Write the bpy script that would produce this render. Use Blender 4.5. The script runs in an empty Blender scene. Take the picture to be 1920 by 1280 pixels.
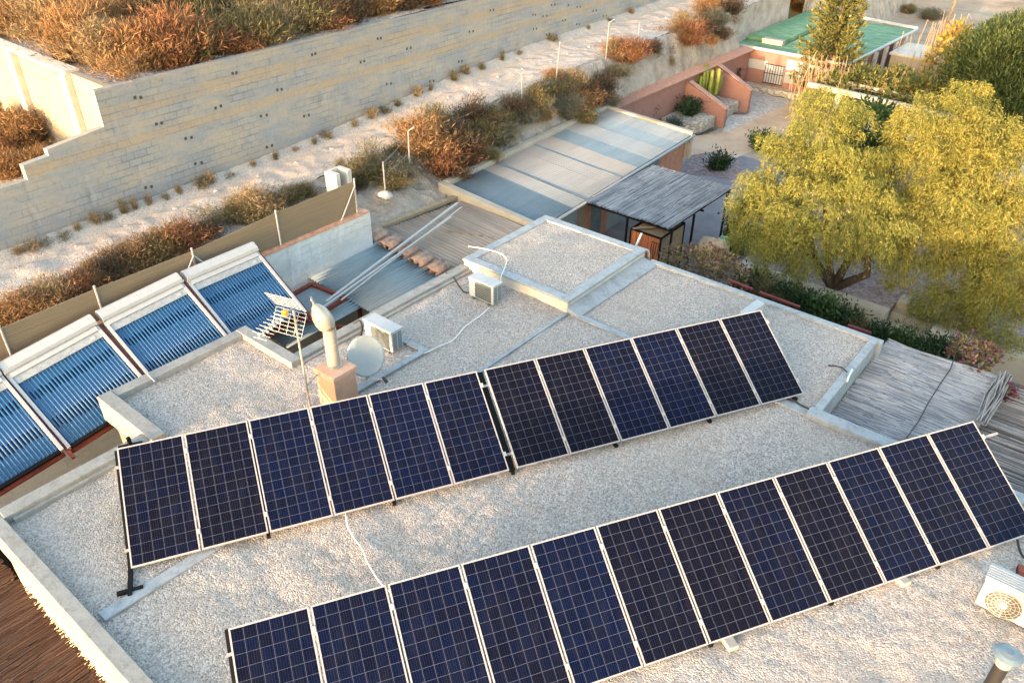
import bpy, math, random
import numpy as np
from mathutils import Vector, Matrix, Euler
R = math.radians
random.seed(7); rng = np.random.default_rng(7)
scn = bpy.context.scene
col = scn.collection
# ---------------------------------------------------------------- camera
# world axes: x and y run along the house walls, z = 0 is the gravel roof, the garden lies at z = -3.2
PITCH, ROLL, YAW, CAMH, FPX = 0.58635, 0.012083, 0.681336, 9.6224, 1488.59
def cam_axes():
    f = Vector((0, math.cos(PITCH), -math.sin(PITCH))); r = Vector((1, 0, 0)); u = r.cross(f)
    c, s = math.cos(ROLL), math.sin(ROLL)
    r2 = c*r + s*u; u2 = -s*r + c*u
    m = Matrix.Rotation(YAW, 3, 'Z')
    return m @ r2, m @ u2, m @ f
CR, CU, CF = cam_axes()
cd = bpy.data.cameras.new('camera'); cam = bpy.data.objects.new('camera', cd); col.objects.link(cam)
cd.sensor_width = 36; cd.lens = FPX/1920*36; cd.clip_start = .1; cd.clip_end = 2000
m = Matrix.Identity(4)
for i in range(3):
    m[i][0] = CR[i]; m[i][1] = CU[i]; m[i][2] = -CF[i]
m[2][3] = CAMH
cam.matrix_world = m
scn.camera = cam
# ---------------------------------------------------------------- light
SUN_EL, SUN_AZ = 4.6, 91.7            # light travels towards azimuth 91.7 (from +x), low evening sun
w = bpy.data.worlds.new('World'); scn.world = w; w.use_nodes = True
nt = w.node_tree; bg = nt.nodes['Background']
sky = nt.nodes.new('ShaderNodeTexSky'); sky.sky_type = 'NISHITA'; sky.sun_disc = False
sky.sun_elevation = R(SUN_EL); sky.air_density = 0.8; sky.dust_density = 2.0; sky.ozone_density = 0.55
sd = Vector((-math.cos(R(SUN_AZ))*math.cos(R(SUN_EL)), -math.sin(R(SUN_AZ))*math.cos(R(SUN_EL)), math.sin(R(SUN_EL))))
sky.sun_rotation = math.atan2(sd.x, sd.y)
nt.links.new(sky.outputs[0], bg.inputs[0]); bg.inputs[1].default_value = 0.15
sl = bpy.data.lights.new('sun', 'SUN'); so = bpy.data.objects.new('sun', sl); col.objects.link(so)
sl.energy = 1.0; sl.angle = R(0.6); sl.color = (1.0, .70, .50)
so.rotation_euler = sd.to_track_quat('Z', 'Y').to_euler()
so.location = (0, -20, 30)
vs = scn.view_settings
scn.display_settings.display_device = 'sRGB'
vs.view_transform = 'Standard'; vs.look = 'None'; vs.gamma = 1; vs.use_curve_mapping = False
vs.exposure = 3.42

# ---------------------------------------------------------------- helpers
def ray(px, py):
    return CF + (px-960)/FPX*CR - (py-640)/FPX*CU
def at(px, py, z=0.0):                    # a point at height z seen at a place of the survey photograph
    d = ray(px, py); t = (z-CAMH)/d.z
    return Vector((d.x*t, d.y*t, z))
def atx(px, py, x):
    d = ray(px, py); t = x/d.x
    return Vector((x, d.y*t, CAMH+d.z*t))
def aty(px, py, y):
    d = ray(px, py); t = y/d.y
    return Vector((d.x*t, y, CAMH+d.z*t))
def local_mat(o):
    mm = Matrix.Identity(4)
    while o is not None:
        mm = (Matrix.Translation(o.location) @ o.rotation_euler.to_matrix().to_4x4() @ Matrix.Diagonal((*o.scale, 1))) @ mm
        o = o.parent
    return mm
class MB:
    def __init__(s): s.v = []; s.f = []; s.mi = []; s.cur = 0
    def add(s, vs_, fs):
        n = len(s.v); s.v += [tuple(v) for v in vs_]
        s.f += [tuple(i+n for i in f) for f in fs]; s.mi += [s.cur]*len(fs); return s
    def box(s, lo, hi):
        x0, y0, z0 = lo; x1, y1, z1 = hi
        return s.add([(x0,y0,z0),(x1,y0,z0),(x1,y1,z0),(x0,y1,z0),(x0,y0,z1),(x1,y0,z1),(x1,y1,z1),(x0,y1,z1)],
                     [(0,3,2,1),(4,5,6,7),(0,1,5,4),(1,2,6,5),(2,3,7,6),(3,0,4,7)])
    def obox(s, c, size, ax):             # oriented box, ax = three unit vectors
        c = Vector(c); ax = [Vector(a) for a in ax]; h = [x/2 for x in size]
        P = [c + ax[0]*h[0]*i + ax[1]*h[1]*j + ax[2]*h[2]*k for k in (-1,1) for (i,j) in ((-1,-1),(1,-1),(1,1),(-1,1))]
        return s.add(P, [(0,3,2,1),(4,5,6,7),(0,1,5,4),(1,2,6,5),(2,3,7,6),(3,0,4,7)])
    def bar(s, p, q, wd, th, up=(0,0,1)): # square bar from p to q
        p = Vector(p); q = Vector(q); d = (q-p); L = d.length; d = d/L
        up = Vector(up)
        if abs(d.dot(up)) > .98: up = Vector((1,0,0))
        a = d.cross(up).normalized(); b = a.cross(d).normalized()
        return s.obox((p+q)/2, (L, wd, th), (d, a, b))
    def prism(s, poly, z0, z1):           # poly (x,y) counter-clockwise; z0,z1 numbers or lists
        n = len(poly); f = lambda z, i: z[i] if isinstance(z, (list, tuple)) else z
        P = [(x, y, f(z0, i)) for i, (x, y) in enumerate(poly)] + [(x, y, f(z1, i)) for i, (x, y) in enumerate(poly)]
        return s.add(P, [tuple(range(n))[::-1], tuple(range(n, 2*n))] + [(i, (i+1) % n, n+(i+1) % n, n+i) for i in range(n)])
    def slab(s, pts, th):                 # 4+ points (any plane), extruded down along z
        n = len(pts)
        return s.add([tuple(p) for p in pts] + [(p[0], p[1], p[2]-th) for p in pts],
                     [tuple(range(n)), tuple(range(n, 2*n))[::-1]] + [(i, n+i, n+(i+1) % n, (i+1) % n) for i in range(n)])
    def tube(s, pts, r, n=8, caps=True):
        pts = [Vector(p) for p in pts]; rs = r if isinstance(r, (list, tuple)) else [r]*len(pts)
        V = []; F = []; pa = None
        for i, p in enumerate(pts):
            d = (pts[min(i+1, len(pts)-1)] - pts[max(i-1, 0)]).normalized()
            if pa is None:
                u = Vector((0,0,1)) if abs(d.z) < .9 else Vector((1,0,0)); a = d.cross(u).normalized()
            else: a = (pa - d*pa.dot(d)).normalized()
            pa = a; b = d.cross(a)
            for k in range(n):
                t = 2*math.pi*k/n; V.append(p + (a*math.cos(t) + b*math.sin(t))*rs[i])
        for i in range(len(pts)-1):
            for k in range(n):
                k2 = (k+1) % n; F.append((i*n+k, i*n+k2, (i+1)*n+k2, (i+1)*n+k))
        if caps: F += [tuple(range(n))[::-1], tuple(range((len(pts)-1)*n, len(pts)*n))]
        return s.add(V, F)
    def lathe(s, c, prof, n=24, ax=None): # prof list of (radius, height)
        c = Vector(c); A = ax or (Vector((1,0,0)), Vector((0,1,0)), Vector((0,0,1)))
        V = []; F = []
        for r_, h in prof:
            for k in range(n):
                t = 2*math.pi*k/n; V.append(c + A[0]*r_*math.cos(t) + A[1]*r_*math.sin(t) + A[2]*h)
        for i in range(len(prof)-1):
            for k in range(n):
                k2 = (k+1) % n; F.append((i*n+k, i*n+k2, (i+1)*n+k2, (i+1)*n+k))
        F += [tuple(range(n))[::-1], tuple(range((len(prof)-1)*n, len(prof)*n))]
        return s.add(V, F)
    def build(s, name, mats, parent=None, smooth=False, bevel=0):
        me = bpy.data.meshes.new(name)
        V = s.v
        if parent is not None:
            inv = local_mat(parent).inverted(); V = [tuple(inv @ Vector(v)) for v in s.v]
        me.from_pydata(V, [], s.f)
        mats = mats if isinstance(mats, (list, tuple)) else [mats]
        for x in mats: me.materials.append(x)
        if len(mats) > 1: me.polygons.foreach_set('material_index', s.mi)
        if smooth: me.polygons.foreach_set('use_smooth', [True]*len(me.polygons))
        me.validate(); me.update()
        o = bpy.data.objects.new(name, me); col.objects.link(o)
        if parent is not None: o.parent = parent
        if bevel:
            b = o.modifiers.new('bevel', 'BEVEL'); b.width = bevel; b.segments = 2; b.limit_method = 'ANGLE'
        return o
def tag(o, label=None, cat=None, group=None, kind=None):
    if label: o['label'] = label
    if cat: o['category'] = cat
    if group: o['group'] = group
    if kind: o['kind'] = kind
    return o
def empty(name, loc, label, cat, group=None, rot=(0,0,0)):
    o = bpy.data.objects.new(name, None); col.objects.link(o); o.location = loc; o.rotation_euler = rot
    o.empty_display_size = .2
    return tag(o, label, cat, group)
def copy_tree(o, parent=None):
    c = o.copy(); col.objects.link(c); c.parent = parent
    for ch in list(o.children): copy_tree(ch, c)
    return c
def struct(o): o['kind'] = 'structure'; return o
ORD = ['first','second','third','fourth','fifth','sixth','seventh','eighth','ninth','tenth','eleventh','twelfth',
       'thirteenth','fourteenth','fifteenth','sixteenth','seventeenth','eighteenth','nineteenth','twentieth']
def np_mesh(name, V, quads, mat, parent=None, smooth=False):
    me = bpy.data.meshes.new(name); V = np.asarray(V, dtype=np.float32); Q = np.asarray(quads, dtype=np.int32)
    if parent is not None:
        M4 = np.array(local_mat(parent).inverted()); V = (V @ M4[:3,:3].T + M4[:3,3]).astype(np.float32)
    k = Q.shape[1]
    me.vertices.add(len(V)); me.vertices.foreach_set('co', V.ravel())
    me.loops.add(Q.size); me.loops.foreach_set('vertex_index', Q.ravel())
    me.polygons.add(len(Q)); me.polygons.foreach_set('loop_start', np.arange(len(Q), dtype=np.int32)*k)
    if smooth: me.polygons.foreach_set('use_smooth', np.ones(len(Q), dtype=bool))
    me.update(calc_edges=True); me.materials.append(mat)
    o = bpy.data.objects.new(name, me); col.objects.link(o)
    if parent is not None: o.parent = parent
    return o
def vnoise(x, y, sc, seed=0):             # smooth value noise for terrain
    x = np.asarray(x)*sc+37.1*seed; y = np.asarray(y)*sc+11.7*seed
    xi = np.floor(x).astype(int); yi = np.floor(y).astype(int); fx = x-xi; fy = y-yi
    h = lambda a, b: np.modf(np.abs(np.sin(a*127.1+b*311.7+seed*74.7)*43758.5453))[0]
    u = fx*fx*(3-2*fx); v = fy*fy*(3-2*fy)
    return (h(xi,yi)*(1-u)+h(xi+1,yi)*u)*(1-v)+(h(xi,yi+1)*(1-u)+h(xi+1,yi+1)*u)*v - .5
def grid(name, x0, x1, y0, y1, step, hf, mat, parent=None, smooth=True, keep=None):
    nx = max(2, int(round((x1-x0)/step))+1); ny = max(2, int(round((y1-y0)/step))+1)
    X, Y = np.meshgrid(np.linspace(x0,x1,nx), np.linspace(y0,y1,ny))
    Z = hf(X, Y); V = np.stack([X.ravel(), Y.ravel(), Z.ravel()], 1)
    i = np.arange(nx-1)[None,:] + nx*np.arange(ny-1)[:,None]; i = i.ravel()
    Q = np.stack([i, i+1, i+nx+1, i+nx], 1)
    if keep is not None:
        cx = V[Q][:,:,0].mean(1); cy = V[Q][:,:,1].mean(1); Q = Q[keep(cx, cy)]
    return np_mesh(name, V, Q, mat, parent, smooth)

# ---------------------------------------------------------------- materials
def nodes(name):
    mt = bpy.data.materials.new(name); mt.use_nodes = True; t = mt.node_tree
    b = t.nodes['Principled BSDF']
    return mt, t, b
def N(t, typ, **kw):
    n = t.nodes.new(typ)
    for k, v in kw.items(): setattr(n, k, v)
    return n
def coord(t, scale=(1,1,1), rot=(0,0,0), out='Object'):
    tc = N(t, 'ShaderNodeTexCoord'); mp = N(t, 'ShaderNodeMapping')
    mp.inputs['Scale'].default_value = scale; mp.inputs['Rotation'].default_value = rot
    t.links.new(tc.outputs[out], mp.inputs[0]); return mp.outputs[0]
def noise(t, vec, scale, detail=4, rough=.6):
    n = N(t, 'ShaderNodeTexNoise'); n.inputs['Scale'].default_value = scale; n.inputs['Detail'].default_value = detail
    n.inputs['Roughness'].default_value = rough; t.links.new(vec, n.inputs['Vector']); return n.outputs['Fac']
def ramp(t, fac, stops):
    n = N(t, 'ShaderNodeValToRGB'); e = n.color_ramp.elements
    while len(e) < len(stops): e.new(.5)
    for i, (p, c) in enumerate(stops):
        e[i].position = p; e[i].color = (*c, 1) if len(c) == 3 else c
    t.links.new(fac, n.inputs[0]); return n.outputs[0]
def mix(t, fac, a, b, mode='MIX'):
    n = N(t, 'ShaderNodeMix', data_type='RGBA', blend_type=mode)
    for i, x in ((0, fac), (6, a), (7, b)):
        if isinstance(x, (int, float)): n.inputs[i].default_value = x
        elif isinstance(x, tuple): n.inputs[i].default_value = (*x, 1)
        else: t.links.new(x, n.inputs[i])
    return n.outputs[2]
def mth(t, op, a, b=None, c=None):
    n = N(t, 'ShaderNodeMath', operation=op)
    for i, x in enumerate((a, b, c)):
        if x is None: continue
        if isinstance(x, (int, float)): n.inputs[i].default_value = x
        else: t.links.new(x, n.inputs[i])
    return n.outputs[0]
def bump(t, b, h, dist, strength=1.0):
    n = N(t, 'ShaderNodeBump'); n.inputs['Distance'].default_value = dist; n.inputs['Strength'].default_value = strength
    t.links.new(h, n.inputs['Height']); t.links.new(n.outputs[0], b.inputs['Normal'])
def rnd(t):
    return N(t, 'ShaderNodeObjectInfo').outputs['Random']
def surf(name, c1, c2, scale=3, rough=.85, bmp=0, bscale=None, stretch=(1,1,1), metal=0, c3=None, spec=.3, rot=(0,0,0)):
    mt, t, b = nodes(name); v = coord(t, stretch, rot)
    f = noise(t, v, scale, 6, .65)
    st_ = [(.33, c1), (.66, c2)] if c3 is None else [(.3, c1), (.5, c2), (.7, c3)]
    t.links.new(ramp(t, f, st_), b.inputs['Base Color'])
    b.inputs['Roughness'].default_value = rough; b.inputs['Metallic'].default_value = metal
    b.inputs['Specular IOR Level'].default_value = spec
    if bmp: bump(t, b, noise(t, v, bscale or scale*6, 4), bmp)
    return mt
def leafmat(name, cols, rough=.6, trans=.25):
    mt, t, b = nodes(name)
    g = N(t, 'ShaderNodeNewGeometry'); k = len(cols)
    c = ramp(t, g.outputs['Random Per Island'], [((i+.5)/k if k > 1 else .5, x) for i, x in enumerate(cols)])
    v = coord(t, out='Object'); f = noise(t, v, 1.5, 4)
    c = mix(t, ramp(t, f, [(.36, (.75,.75,.75)), (.58, (0,0,0))]), c, mix(t, .65, c, tuple(min(q) for q in zip(*cols))))
    t.links.new(c, b.inputs['Base Color']); b.inputs['Roughness'].default_value = rough
    b.inputs['Specular IOR Level'].default_value = .2
    if trans:
        tr = N(t, 'ShaderNodeBsdfTranslucent'); t.links.new(c, tr.inputs[0])
        ms = N(t, 'ShaderNodeMixShader'); ms.inputs[0].default_value = trans
        out = t.nodes['Material Output']
        t.links.new(b.outputs[0], ms.inputs[1]); t.links.new(tr.outputs[0], ms.inputs[2]); t.links.new(ms.outputs[0], out.inputs[0])
    return mt
def gravel(name, cols, scale, bd, big=None):
    mt, t, b = nodes(name); v = coord(t)
    vo = N(t, 'ShaderNodeTexVoronoi'); vo.inputs['Scale'].default_value = scale; t.links.new(v, vo.inputs['Vector'])
    sp = N(t, 'ShaderNodeSeparateColor'); t.links.new(vo.outputs['Color'], sp.inputs[0])
    c = ramp(t, sp.outputs[0], [(i/(len(cols)-1), x) for i, x in enumerate(cols)])
    f = noise(t, v, .55, 6, .72)
    c = mix(t, ramp(t, f, [(.38, (0,0,0)), (.66, (.75,.75,.75))]), c, mix(t, .6, c, big or cols[1]))
    c = mix(t, ramp(t, noise(t, v, 1.7, 5, .7), [(.55, (0,0,0)), (.75, (.45,.45,.45))]), c, mix(t, .7, c, cols[0]))
    t.links.new(c, b.inputs['Base Color']); b.inputs['Roughness'].default_value = .9; b.inputs['Specular IOR Level'].default_value = .2
    h = mth(t, 'ADD', mth(t, 'MULTIPLY', vo.outputs['Distance'], -1.0), mth(t, 'MULTIPLY', sp.outputs[1], .5))
    bump(t, b, h, bd)
    return mt
def corrugated(name, c1, c2, axis, pitch, streak_axis=None, rough=.5, metal=.0, spec=.4):
    mt, t, b = nodes(name)
    s_ = (.25, 3, 1) if axis == 'y' else (3, .25, 1)
    v = coord(t, s_); f = noise(t, v, 1.6, 6, .7)
    v2 = coord(t); f2 = noise(t, v2, .9, 4)
    c = mix(t, mth(t, 'MULTIPLY', f2, .5), ramp(t, f, [(.3, c1), (.7, c2)]), tuple(x*1.25 for x in c2))
    t.links.new(c, b.inputs['Base Color']); b.inputs['Roughness'].default_value = rough; b.inputs['Metallic'].default_value = metal
    b.inputs['Specular IOR Level'].default_value = spec
    return mt
def reed(name, cols, scale_long, scale_cross, ang, bd=.02):   # reed / cane mats: fine stripes along the canes
    mt, t, b = nodes(name)
    v = coord(t, (scale_long, scale_cross, 1), (0, 0, -ang)); f = noise(t, v, 1.0, 5, .75)
    v2 = coord(t); f2 = noise(t, v2, .7, 4)
    c = ramp(t, f, [(.25 + .5*i/(len(cols)-1), x) for i, x in enumerate(cols)])
    c = mix(t, ramp(t, f2, [(.35, (0,0,0)), (.7, (.5,.5,.5))]), c, cols[0])
    t.links.new(c, b.inputs['Base Color']); b.inputs['Roughness'].default_value = .85; b.inputs['Specular IOR Level'].default_value = .15
    bump(t, b, f, bd)
    return mt
def plain(name, c, rough=.5, metal=0, var=.12, scale=8, spec=.4):
    return surf(name, tuple(x*(1-var) for x in c), tuple(min(1, x*(1+var)) for x in c), scale, rough, 0, None, (1,1,1), metal, None, spec)
def solar_mat():
    mt, t, b = nodes('solar_cells'); tc = N(t, 'ShaderNodeTexCoord'); sx = N(t, 'ShaderNodeSeparateXYZ'); t.links.new(tc.outputs['Object'], sx.inputs[0])
    X, Y = sx.outputs[0], sx.outputs[1]
    cx, cy = .1615, .1605
    u = mth(t, 'DIVIDE', mth(t, 'ADD', X, 3*cx), cx); v = mth(t, 'DIVIDE', mth(t, 'ADD', Y, 6*cy), cy)
    def line(a, wdt):
        fr = mth(t, 'FRACT', mth(t, 'ADD', a, .5)); return mth(t, 'LESS_THAN', mth(t, 'ABSOLUTE', mth(t, 'SUBTRACT', fr, .5)), wdt)
    gl = mth(t, 'MAXIMUM', line(u, .017), line(v, .015))
    bus = line(mth(t, 'ADD', mth(t, 'MULTIPLY', u, 5), .5), .055)
    cmb = N(t, 'ShaderNodeCombineXYZ'); t.links.new(mth(t, 'FLOOR', u), cmb.inputs[0]); t.links.new(mth(t, 'FLOOR', v), cmb.inputs[1])
    r = rnd(t); t.links.new(mth(t, 'MULTIPLY', r, 50), cmb.inputs[2])
    wn = N(t, 'ShaderNodeTexWhiteNoise'); t.links.new(cmb.outputs[0], wn.inputs['Vector'])
    k = mth(t, 'ADD', mth(t, 'MULTIPLY', wn.outputs['Value'], .32), mth(t, 'MULTIPLY', r, .68))
    nz = noise(t, coord(t, (1, 1, 1)), 60, 2)
    cell = ramp(t, k, [(.15, (.0026,.0022,.0060)), (.5, (.0022,.0026,.0095)), (.9, (.0014,.0042,.022))])
    cell = mix(t, mth(t, 'MULTIPLY', nz, .5), cell, mix(t, .5, cell, (.003,.004,.012)))
    c = mix(t, mth(t, 'MULTIPLY', bus, .35), cell, (.045,.05,.07))
    c = mix(t, mth(t, 'MULTIPLY', gl, .8), c, (.085,.095,.135))
    t.links.new(c, b.inputs['Base Color']); b.inputs['Roughness'].default_value = .16
    b.inputs['Specular IOR Level'].default_value = .085
    dust = noise(t, coord(t, (1, 1, 1)), 5, 5)
    dst = noise(t, coord(t, (3, .6, 1)), 2.2, 5, .7)
    cd_ = mix(t, ramp(t, dst, [(.45, (0,0,0)), (.8, (.07,.07,.07))]), c, (.085,.08,.075)); t.links.new(cd_, b.inputs['Base Color'])
    t.links.new(ramp(t, dust, [(.3, (.12,)*3), (.75, (.3,)*3)]), b.inputs['Roughness'])
    return mt
def block_mat(name, bw, bh, c1, c2, mortar, stain=None, msize=.012, ledges=(), tan=(.36,.26,.15)):
    mt, t, b = nodes(name); tc = N(t, 'ShaderNodeTexCoord'); sx = N(t, 'ShaderNodeSeparateXYZ'); t.links.new(tc.outputs['Object'], sx.inputs[0])
    cm = N(t, 'ShaderNodeCombineXYZ'); t.links.new(sx.outputs[0], cm.inputs[0]); t.links.new(sx.outputs[2], cm.inputs[1])
    dv = N(t, 'ShaderNodeVectorMath', operation='ADD'); t.links.new(cm.outputs[0], dv.inputs[0])
    nzz = N(t, 'ShaderNodeTexNoise'); nzz.inputs['Scale'].default_value = 6; t.links.new(cm.outputs[0], nzz.inputs[0])
    sc = N(t, 'ShaderNodeVectorMath', operation='SCALE'); sc.inputs['Scale'].default_value = .02; t.links.new(nzz.outputs['Color'], sc.inputs[0]); t.links.new(sc.outputs[0], dv.inputs[1])
    br = N(t, 'ShaderNodeTexBrick'); t.links.new(dv.outputs[0], br.inputs['Vector']); br.inputs['Scale'].default_value = 1
    br.inputs['Brick Width'].default_value = bw; br.inputs['Row Height'].default_value = bh; br.inputs['Mortar Size'].default_value = msize
    br.inputs['Mortar Smooth'].default_value = .3; br.inputs['Bias'].default_value = 0
    br.inputs['Color1'].default_value = (*c1, 1); br.inputs['Color2'].default_value = (*c2, 1); br.inputs['Mortar'].default_value = (*mortar, 1)
    f1 = noise(t, coord(t, (.45,1,1.2)), 1.4, 6, .7); f2 = noise(t, coord(t), 9, 5, .7)
    msk = ramp(t, noise(t, coord(t, (.5,1,.9)), 1.1, 5, .65), [(.40, (1,1,1)), (.56, (.12,.12,.12))])
    c = mix(t, msk, tuple((p+q)/2 for p, q in zip(c1, c2)), br.outputs['Color'])
    if stain: c = mix(t, ramp(t, f1, [(.42, (0,0,0)), (.62, (.85,.85,.85))]), c, stain)
    for (lo, hi) in ledges:
        g = mth(t, 'MULTIPLY', mth(t, 'GREATER_THAN', mth(t, 'ADD', sx.outputs[2], mth(t, 'MULTIPLY', f2, .12)), lo+.06), mth(t, 'LESS_THAN', mth(t, 'ADD', sx.outputs[2], mth(t, 'MULTIPLY', f1, .25)), hi+.12))
        c = mix(t, mth(t, 'MULTIPLY', mth(t, 'MULTIPLY', g, .9), f1), c, tan)
    c = mix(t, ramp(t, f2, [(.5, (0,0,0)), (.75, (.6,.6,.6))]), c, mix(t, .6, c, tuple(x*.5 for x in c1)))
    f3 = noise(t, coord(t, (1,1,.25)), 2.6, 6, .75); c = mix(t, ramp(t, f3, [(.55, (0,0,0)), (.72, (.5,.5,.5))]), c, tuple(min(1,x*1.35) for x in c2))
    f4 = noise(t, coord(t, (.8,1,.2)), 3.3, 5, .7); c = mix(t, ramp(t, f4, [(.58, (0,0,0)), (.74, (.45,.45,.45))]), c, tuple(x*.55 for x in c1))
    t.links.new(c, b.inputs['Base Color']); b.inputs['Roughness'].default_value = .9; b.inputs['Specular IOR Level'].default_value = .2
    bump(t, b, mth(t, 'ADD', mth(t, 'MULTIPLY', mth(t, 'MULTIPLY', br.outputs['Fac'], msk), -1), mth(t, 'MULTIPLY', f2, .8)), .012)
    return mt
def stone_mat(name, scale, c1, c2, mort):
    mt, t, b = nodes(name); v = coord(t)
    vo = N(t, 'ShaderNodeTexVoronoi', feature='DISTANCE_TO_EDGE'); vo.inputs['Scale'].default_value = scale; t.links.new(v, vo.inputs['Vector'])
    v2 = N(t, 'ShaderNodeTexVoronoi'); v2.inputs['Scale'].default_value = scale; t.links.new(v, v2.inputs['Vector'])
    sp = N(t, 'ShaderNodeSeparateColor'); t.links.new(v2.outputs['Color'], sp.inputs[0])
    c = mix(t, ramp(t, vo.outputs['Distance'], [(.02, (0,0,0)), (.08, (1,1,1))]), mort, mix(t, sp.outputs[0], c1, c2))
    t.links.new(c, b.inputs['Base Color']); b.inputs['Roughness'].default_value = .9
    bump(t, b, ramp(t, vo.outputs['Distance'], [(0, (0,0,0)), (.15, (1,1,1))]), .04)
    return mt
def worn(name, c1, c2, scale, rough, bd, bs, c3=None, spec=.3):
    # paint with drip stains, hairline joints and grime
    mt, t, b = nodes(name); v = coord(t); f = noise(t, v, scale, 6, .7); f2 = noise(t, v, 11, 6, .75); f3 = noise(t, coord(t, (1,1,.15)), 5, 5, .7)
    c = ramp(t, f, [(.3, c1), (.5, c2), (.7, c3 or c2)])
    c = mix(t, ramp(t, f2, [(.50, (0,0,0)), (.68, (.55,.55,.55))]), c, tuple(x*.55 for x in c1))
    c = mix(t, ramp(t, f3, [(.52, (0,0,0)), (.7, (.5,.5,.5))]), c, (c1[0]*.8, c1[1]*.68, c1[2]*.52))
    t.links.new(c, b.inputs['Base Color']); b.inputs['Roughness'].default_value = rough; b.inputs['Specular IOR Level'].default_value = spec
    bump(t, b, mth(t, 'ADD', f2, noise(t, v, bs, 4)), bd); return mt
M = {}
M['gravel'] = gravel('roof_gravel', [(.21,.185,.163), (.35,.315,.28), (.44,.40,.36), (.585,.535,.485)], 40, .020, (.43,.36,.29))
M['parapet'] = worn('painted_parapet', (.215,.21,.19), (.265,.262,.24), 2.2, .8, .004, 40, c3=(.31,.30,.265))
M['flash'] = worn('silver_flashing', (.20,.225,.235), (.29,.315,.325), 3.5, .6, .003, 30, spec=.4)
M['wall'] = surf('cream_render', (.58,.50,.36), (.66,.58,.43), 1.5, .9, .004, 60)
M['steel'] = plain('galvanised_steel', (.26,.275,.285), .5, .3)
M['black'] = plain('black_steel', (.005,.005,.0055), .6, 0, .1, 8, .15)
M['alu'] = plain('panel_frame', (.31,.31,.315), .5, .1, .06)
M['solar'] = solar_mat()
M['white'] = plain('white_paint', (.36,.365,.36), .5, 0, .06)
M['whitepl'] = plain('white_plastic', (.37,.38,.375), .45, 0, .05)
M['grille'] = plain('grey_grille', (.10,.12,.13), .6)
M['dark'] = plain('dark_void', (.02,.02,.022), .9)
M['redsteel'] = surf('rust_red_paint', (.11,.025,.018), (.20,.045,.03), 4, .55)
M['terracotta'] = surf('terracotta', (.30,.14,.08), (.48,.25,.16), 6, .85, .006, 40, c3=(.55,.33,.23))
M['pink'] = surf('salmon_render', (.26,.125,.098), (.32,.165,.128), 1.2, .92, .006, 50, c3=(.28,.14,.105))
M['pinktile'] = surf('salmon_tiles', (.33,.19,.15), (.42,.26,.21), 5, .85, .006, 40)
M['brickpink'] = surf('chimney_render', (.47,.27,.18), (.58,.36,.25), 3, .9, .006, 50)
M['concrete'] = surf('pale_concrete', (.42,.39,.33), (.56,.53,.46), 2.5, .9, .006, 50)
M['wood'] = surf('weathered_wood', (.22,.16,.10), (.36,.28,.19), 3, .85, .01, 30, (1,6,6))
M['bark'] = surf('bark', (.05,.035,.025), (.11,.08,.055), 6, .95, .03, 30, (4,4,1))
M['cable_w'] = plain('white_cable', (.62,.62,.60), .5)
M['cable_b'] = plain('black_cable', (.015,.015,.015), .5)
M['track'] = gravel('crushed_limestone', [(.33,.275,.225), (.44,.38,.32), (.50,.435,.37), (.54,.48,.41)], 26, .010, (.43,.355,.285))
M['bank'] = surf('limestone_bank', (.24,.195,.15), (.36,.305,.245), 1.6, .95, .10, 9, c3=(.45,.39,.325))
M['soil'] = surf('dry_soil', (.21,.16,.11), (.32,.26,.19), .5, .95, .06, 8, c3=(.38,.32,.24))
M['patio'] = surf('patio_paving', (.16,.15,.16), (.24,.225,.235), .9, .9, .02, 14)
M['path'] = surf('sandstone_path', (.40,.27,.17), (.52,.37,.25), .8, .9, .01, 20, c3=(.56,.43,.31))
M['whitegravel'] = gravel('garden_gravel', [(.30,.27,.24), (.45,.42,.38), (.60,.56,.52)], 10, .03)
M['purplegravel'] = gravel('purple_gravel', [(.14,.10,.10), (.22,.17,.17), (.32,.27,.26)], 10, .03)
M['plateau'] = gravel('stony_ground', [(.36,.28,.22), (.48,.40,.33), (.62,.55,.48)], 9, .05, (.36,.27,.19))
# ================================================================ the setting
def wall_x(y): return -22.23 - .0524*(y-7.3)
def track_z(y): return np.interp(y, [-20,10,17,21,24,30,45,80], [-.27,-.22,-.13,.15,.38,.62,.75,1.25])
def track_h(X, Y):
    z = track_z(Y) + .05*vnoise(X,Y,1.5,1)
    u = X - wall_x(Y)
    rough = 1 - .85*np.exp(-((u-.62)/.33)**2) - .7*np.exp(-((u-1.72)/.3)**2)
    z = z + (.035*vnoise(X,Y,6,2) + .03*vnoise(X,Y,13,9))*rough
    return z - .07*np.exp(-((u-.62)/.2)**2) - .07*np.exp(-((u-1.72)/.2)**2) + .16*np.exp(-(u/.3)**2) + .05*vnoise(X,Y,4,4)
struct(grid('track', -26.4, -20.0, -14, 80, .11, track_h, M['track']))
BY = [-20, 13.1, 13.7, 17.3, 17.9, 28.4, 29.6, 43, 44, 54, 57, 90]
BX = [-16.10, -16.10, -16.75, -16.8, -17.4, -18.2, -18.66, -18.75, -19.72, -19.76, -18.3, -18.2]
BZ = [.22, .22, -.95, -.98, -.85, -.85, -1.25, -1.2, -1.0, -1.0, -3.1, -3.1]
BT = [-18.6, -18.6, -18.9, -18.9, -19.2, -19.5, -19.7, -19.9, -20.2, -20.4, -20.2, -20.2]
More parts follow.
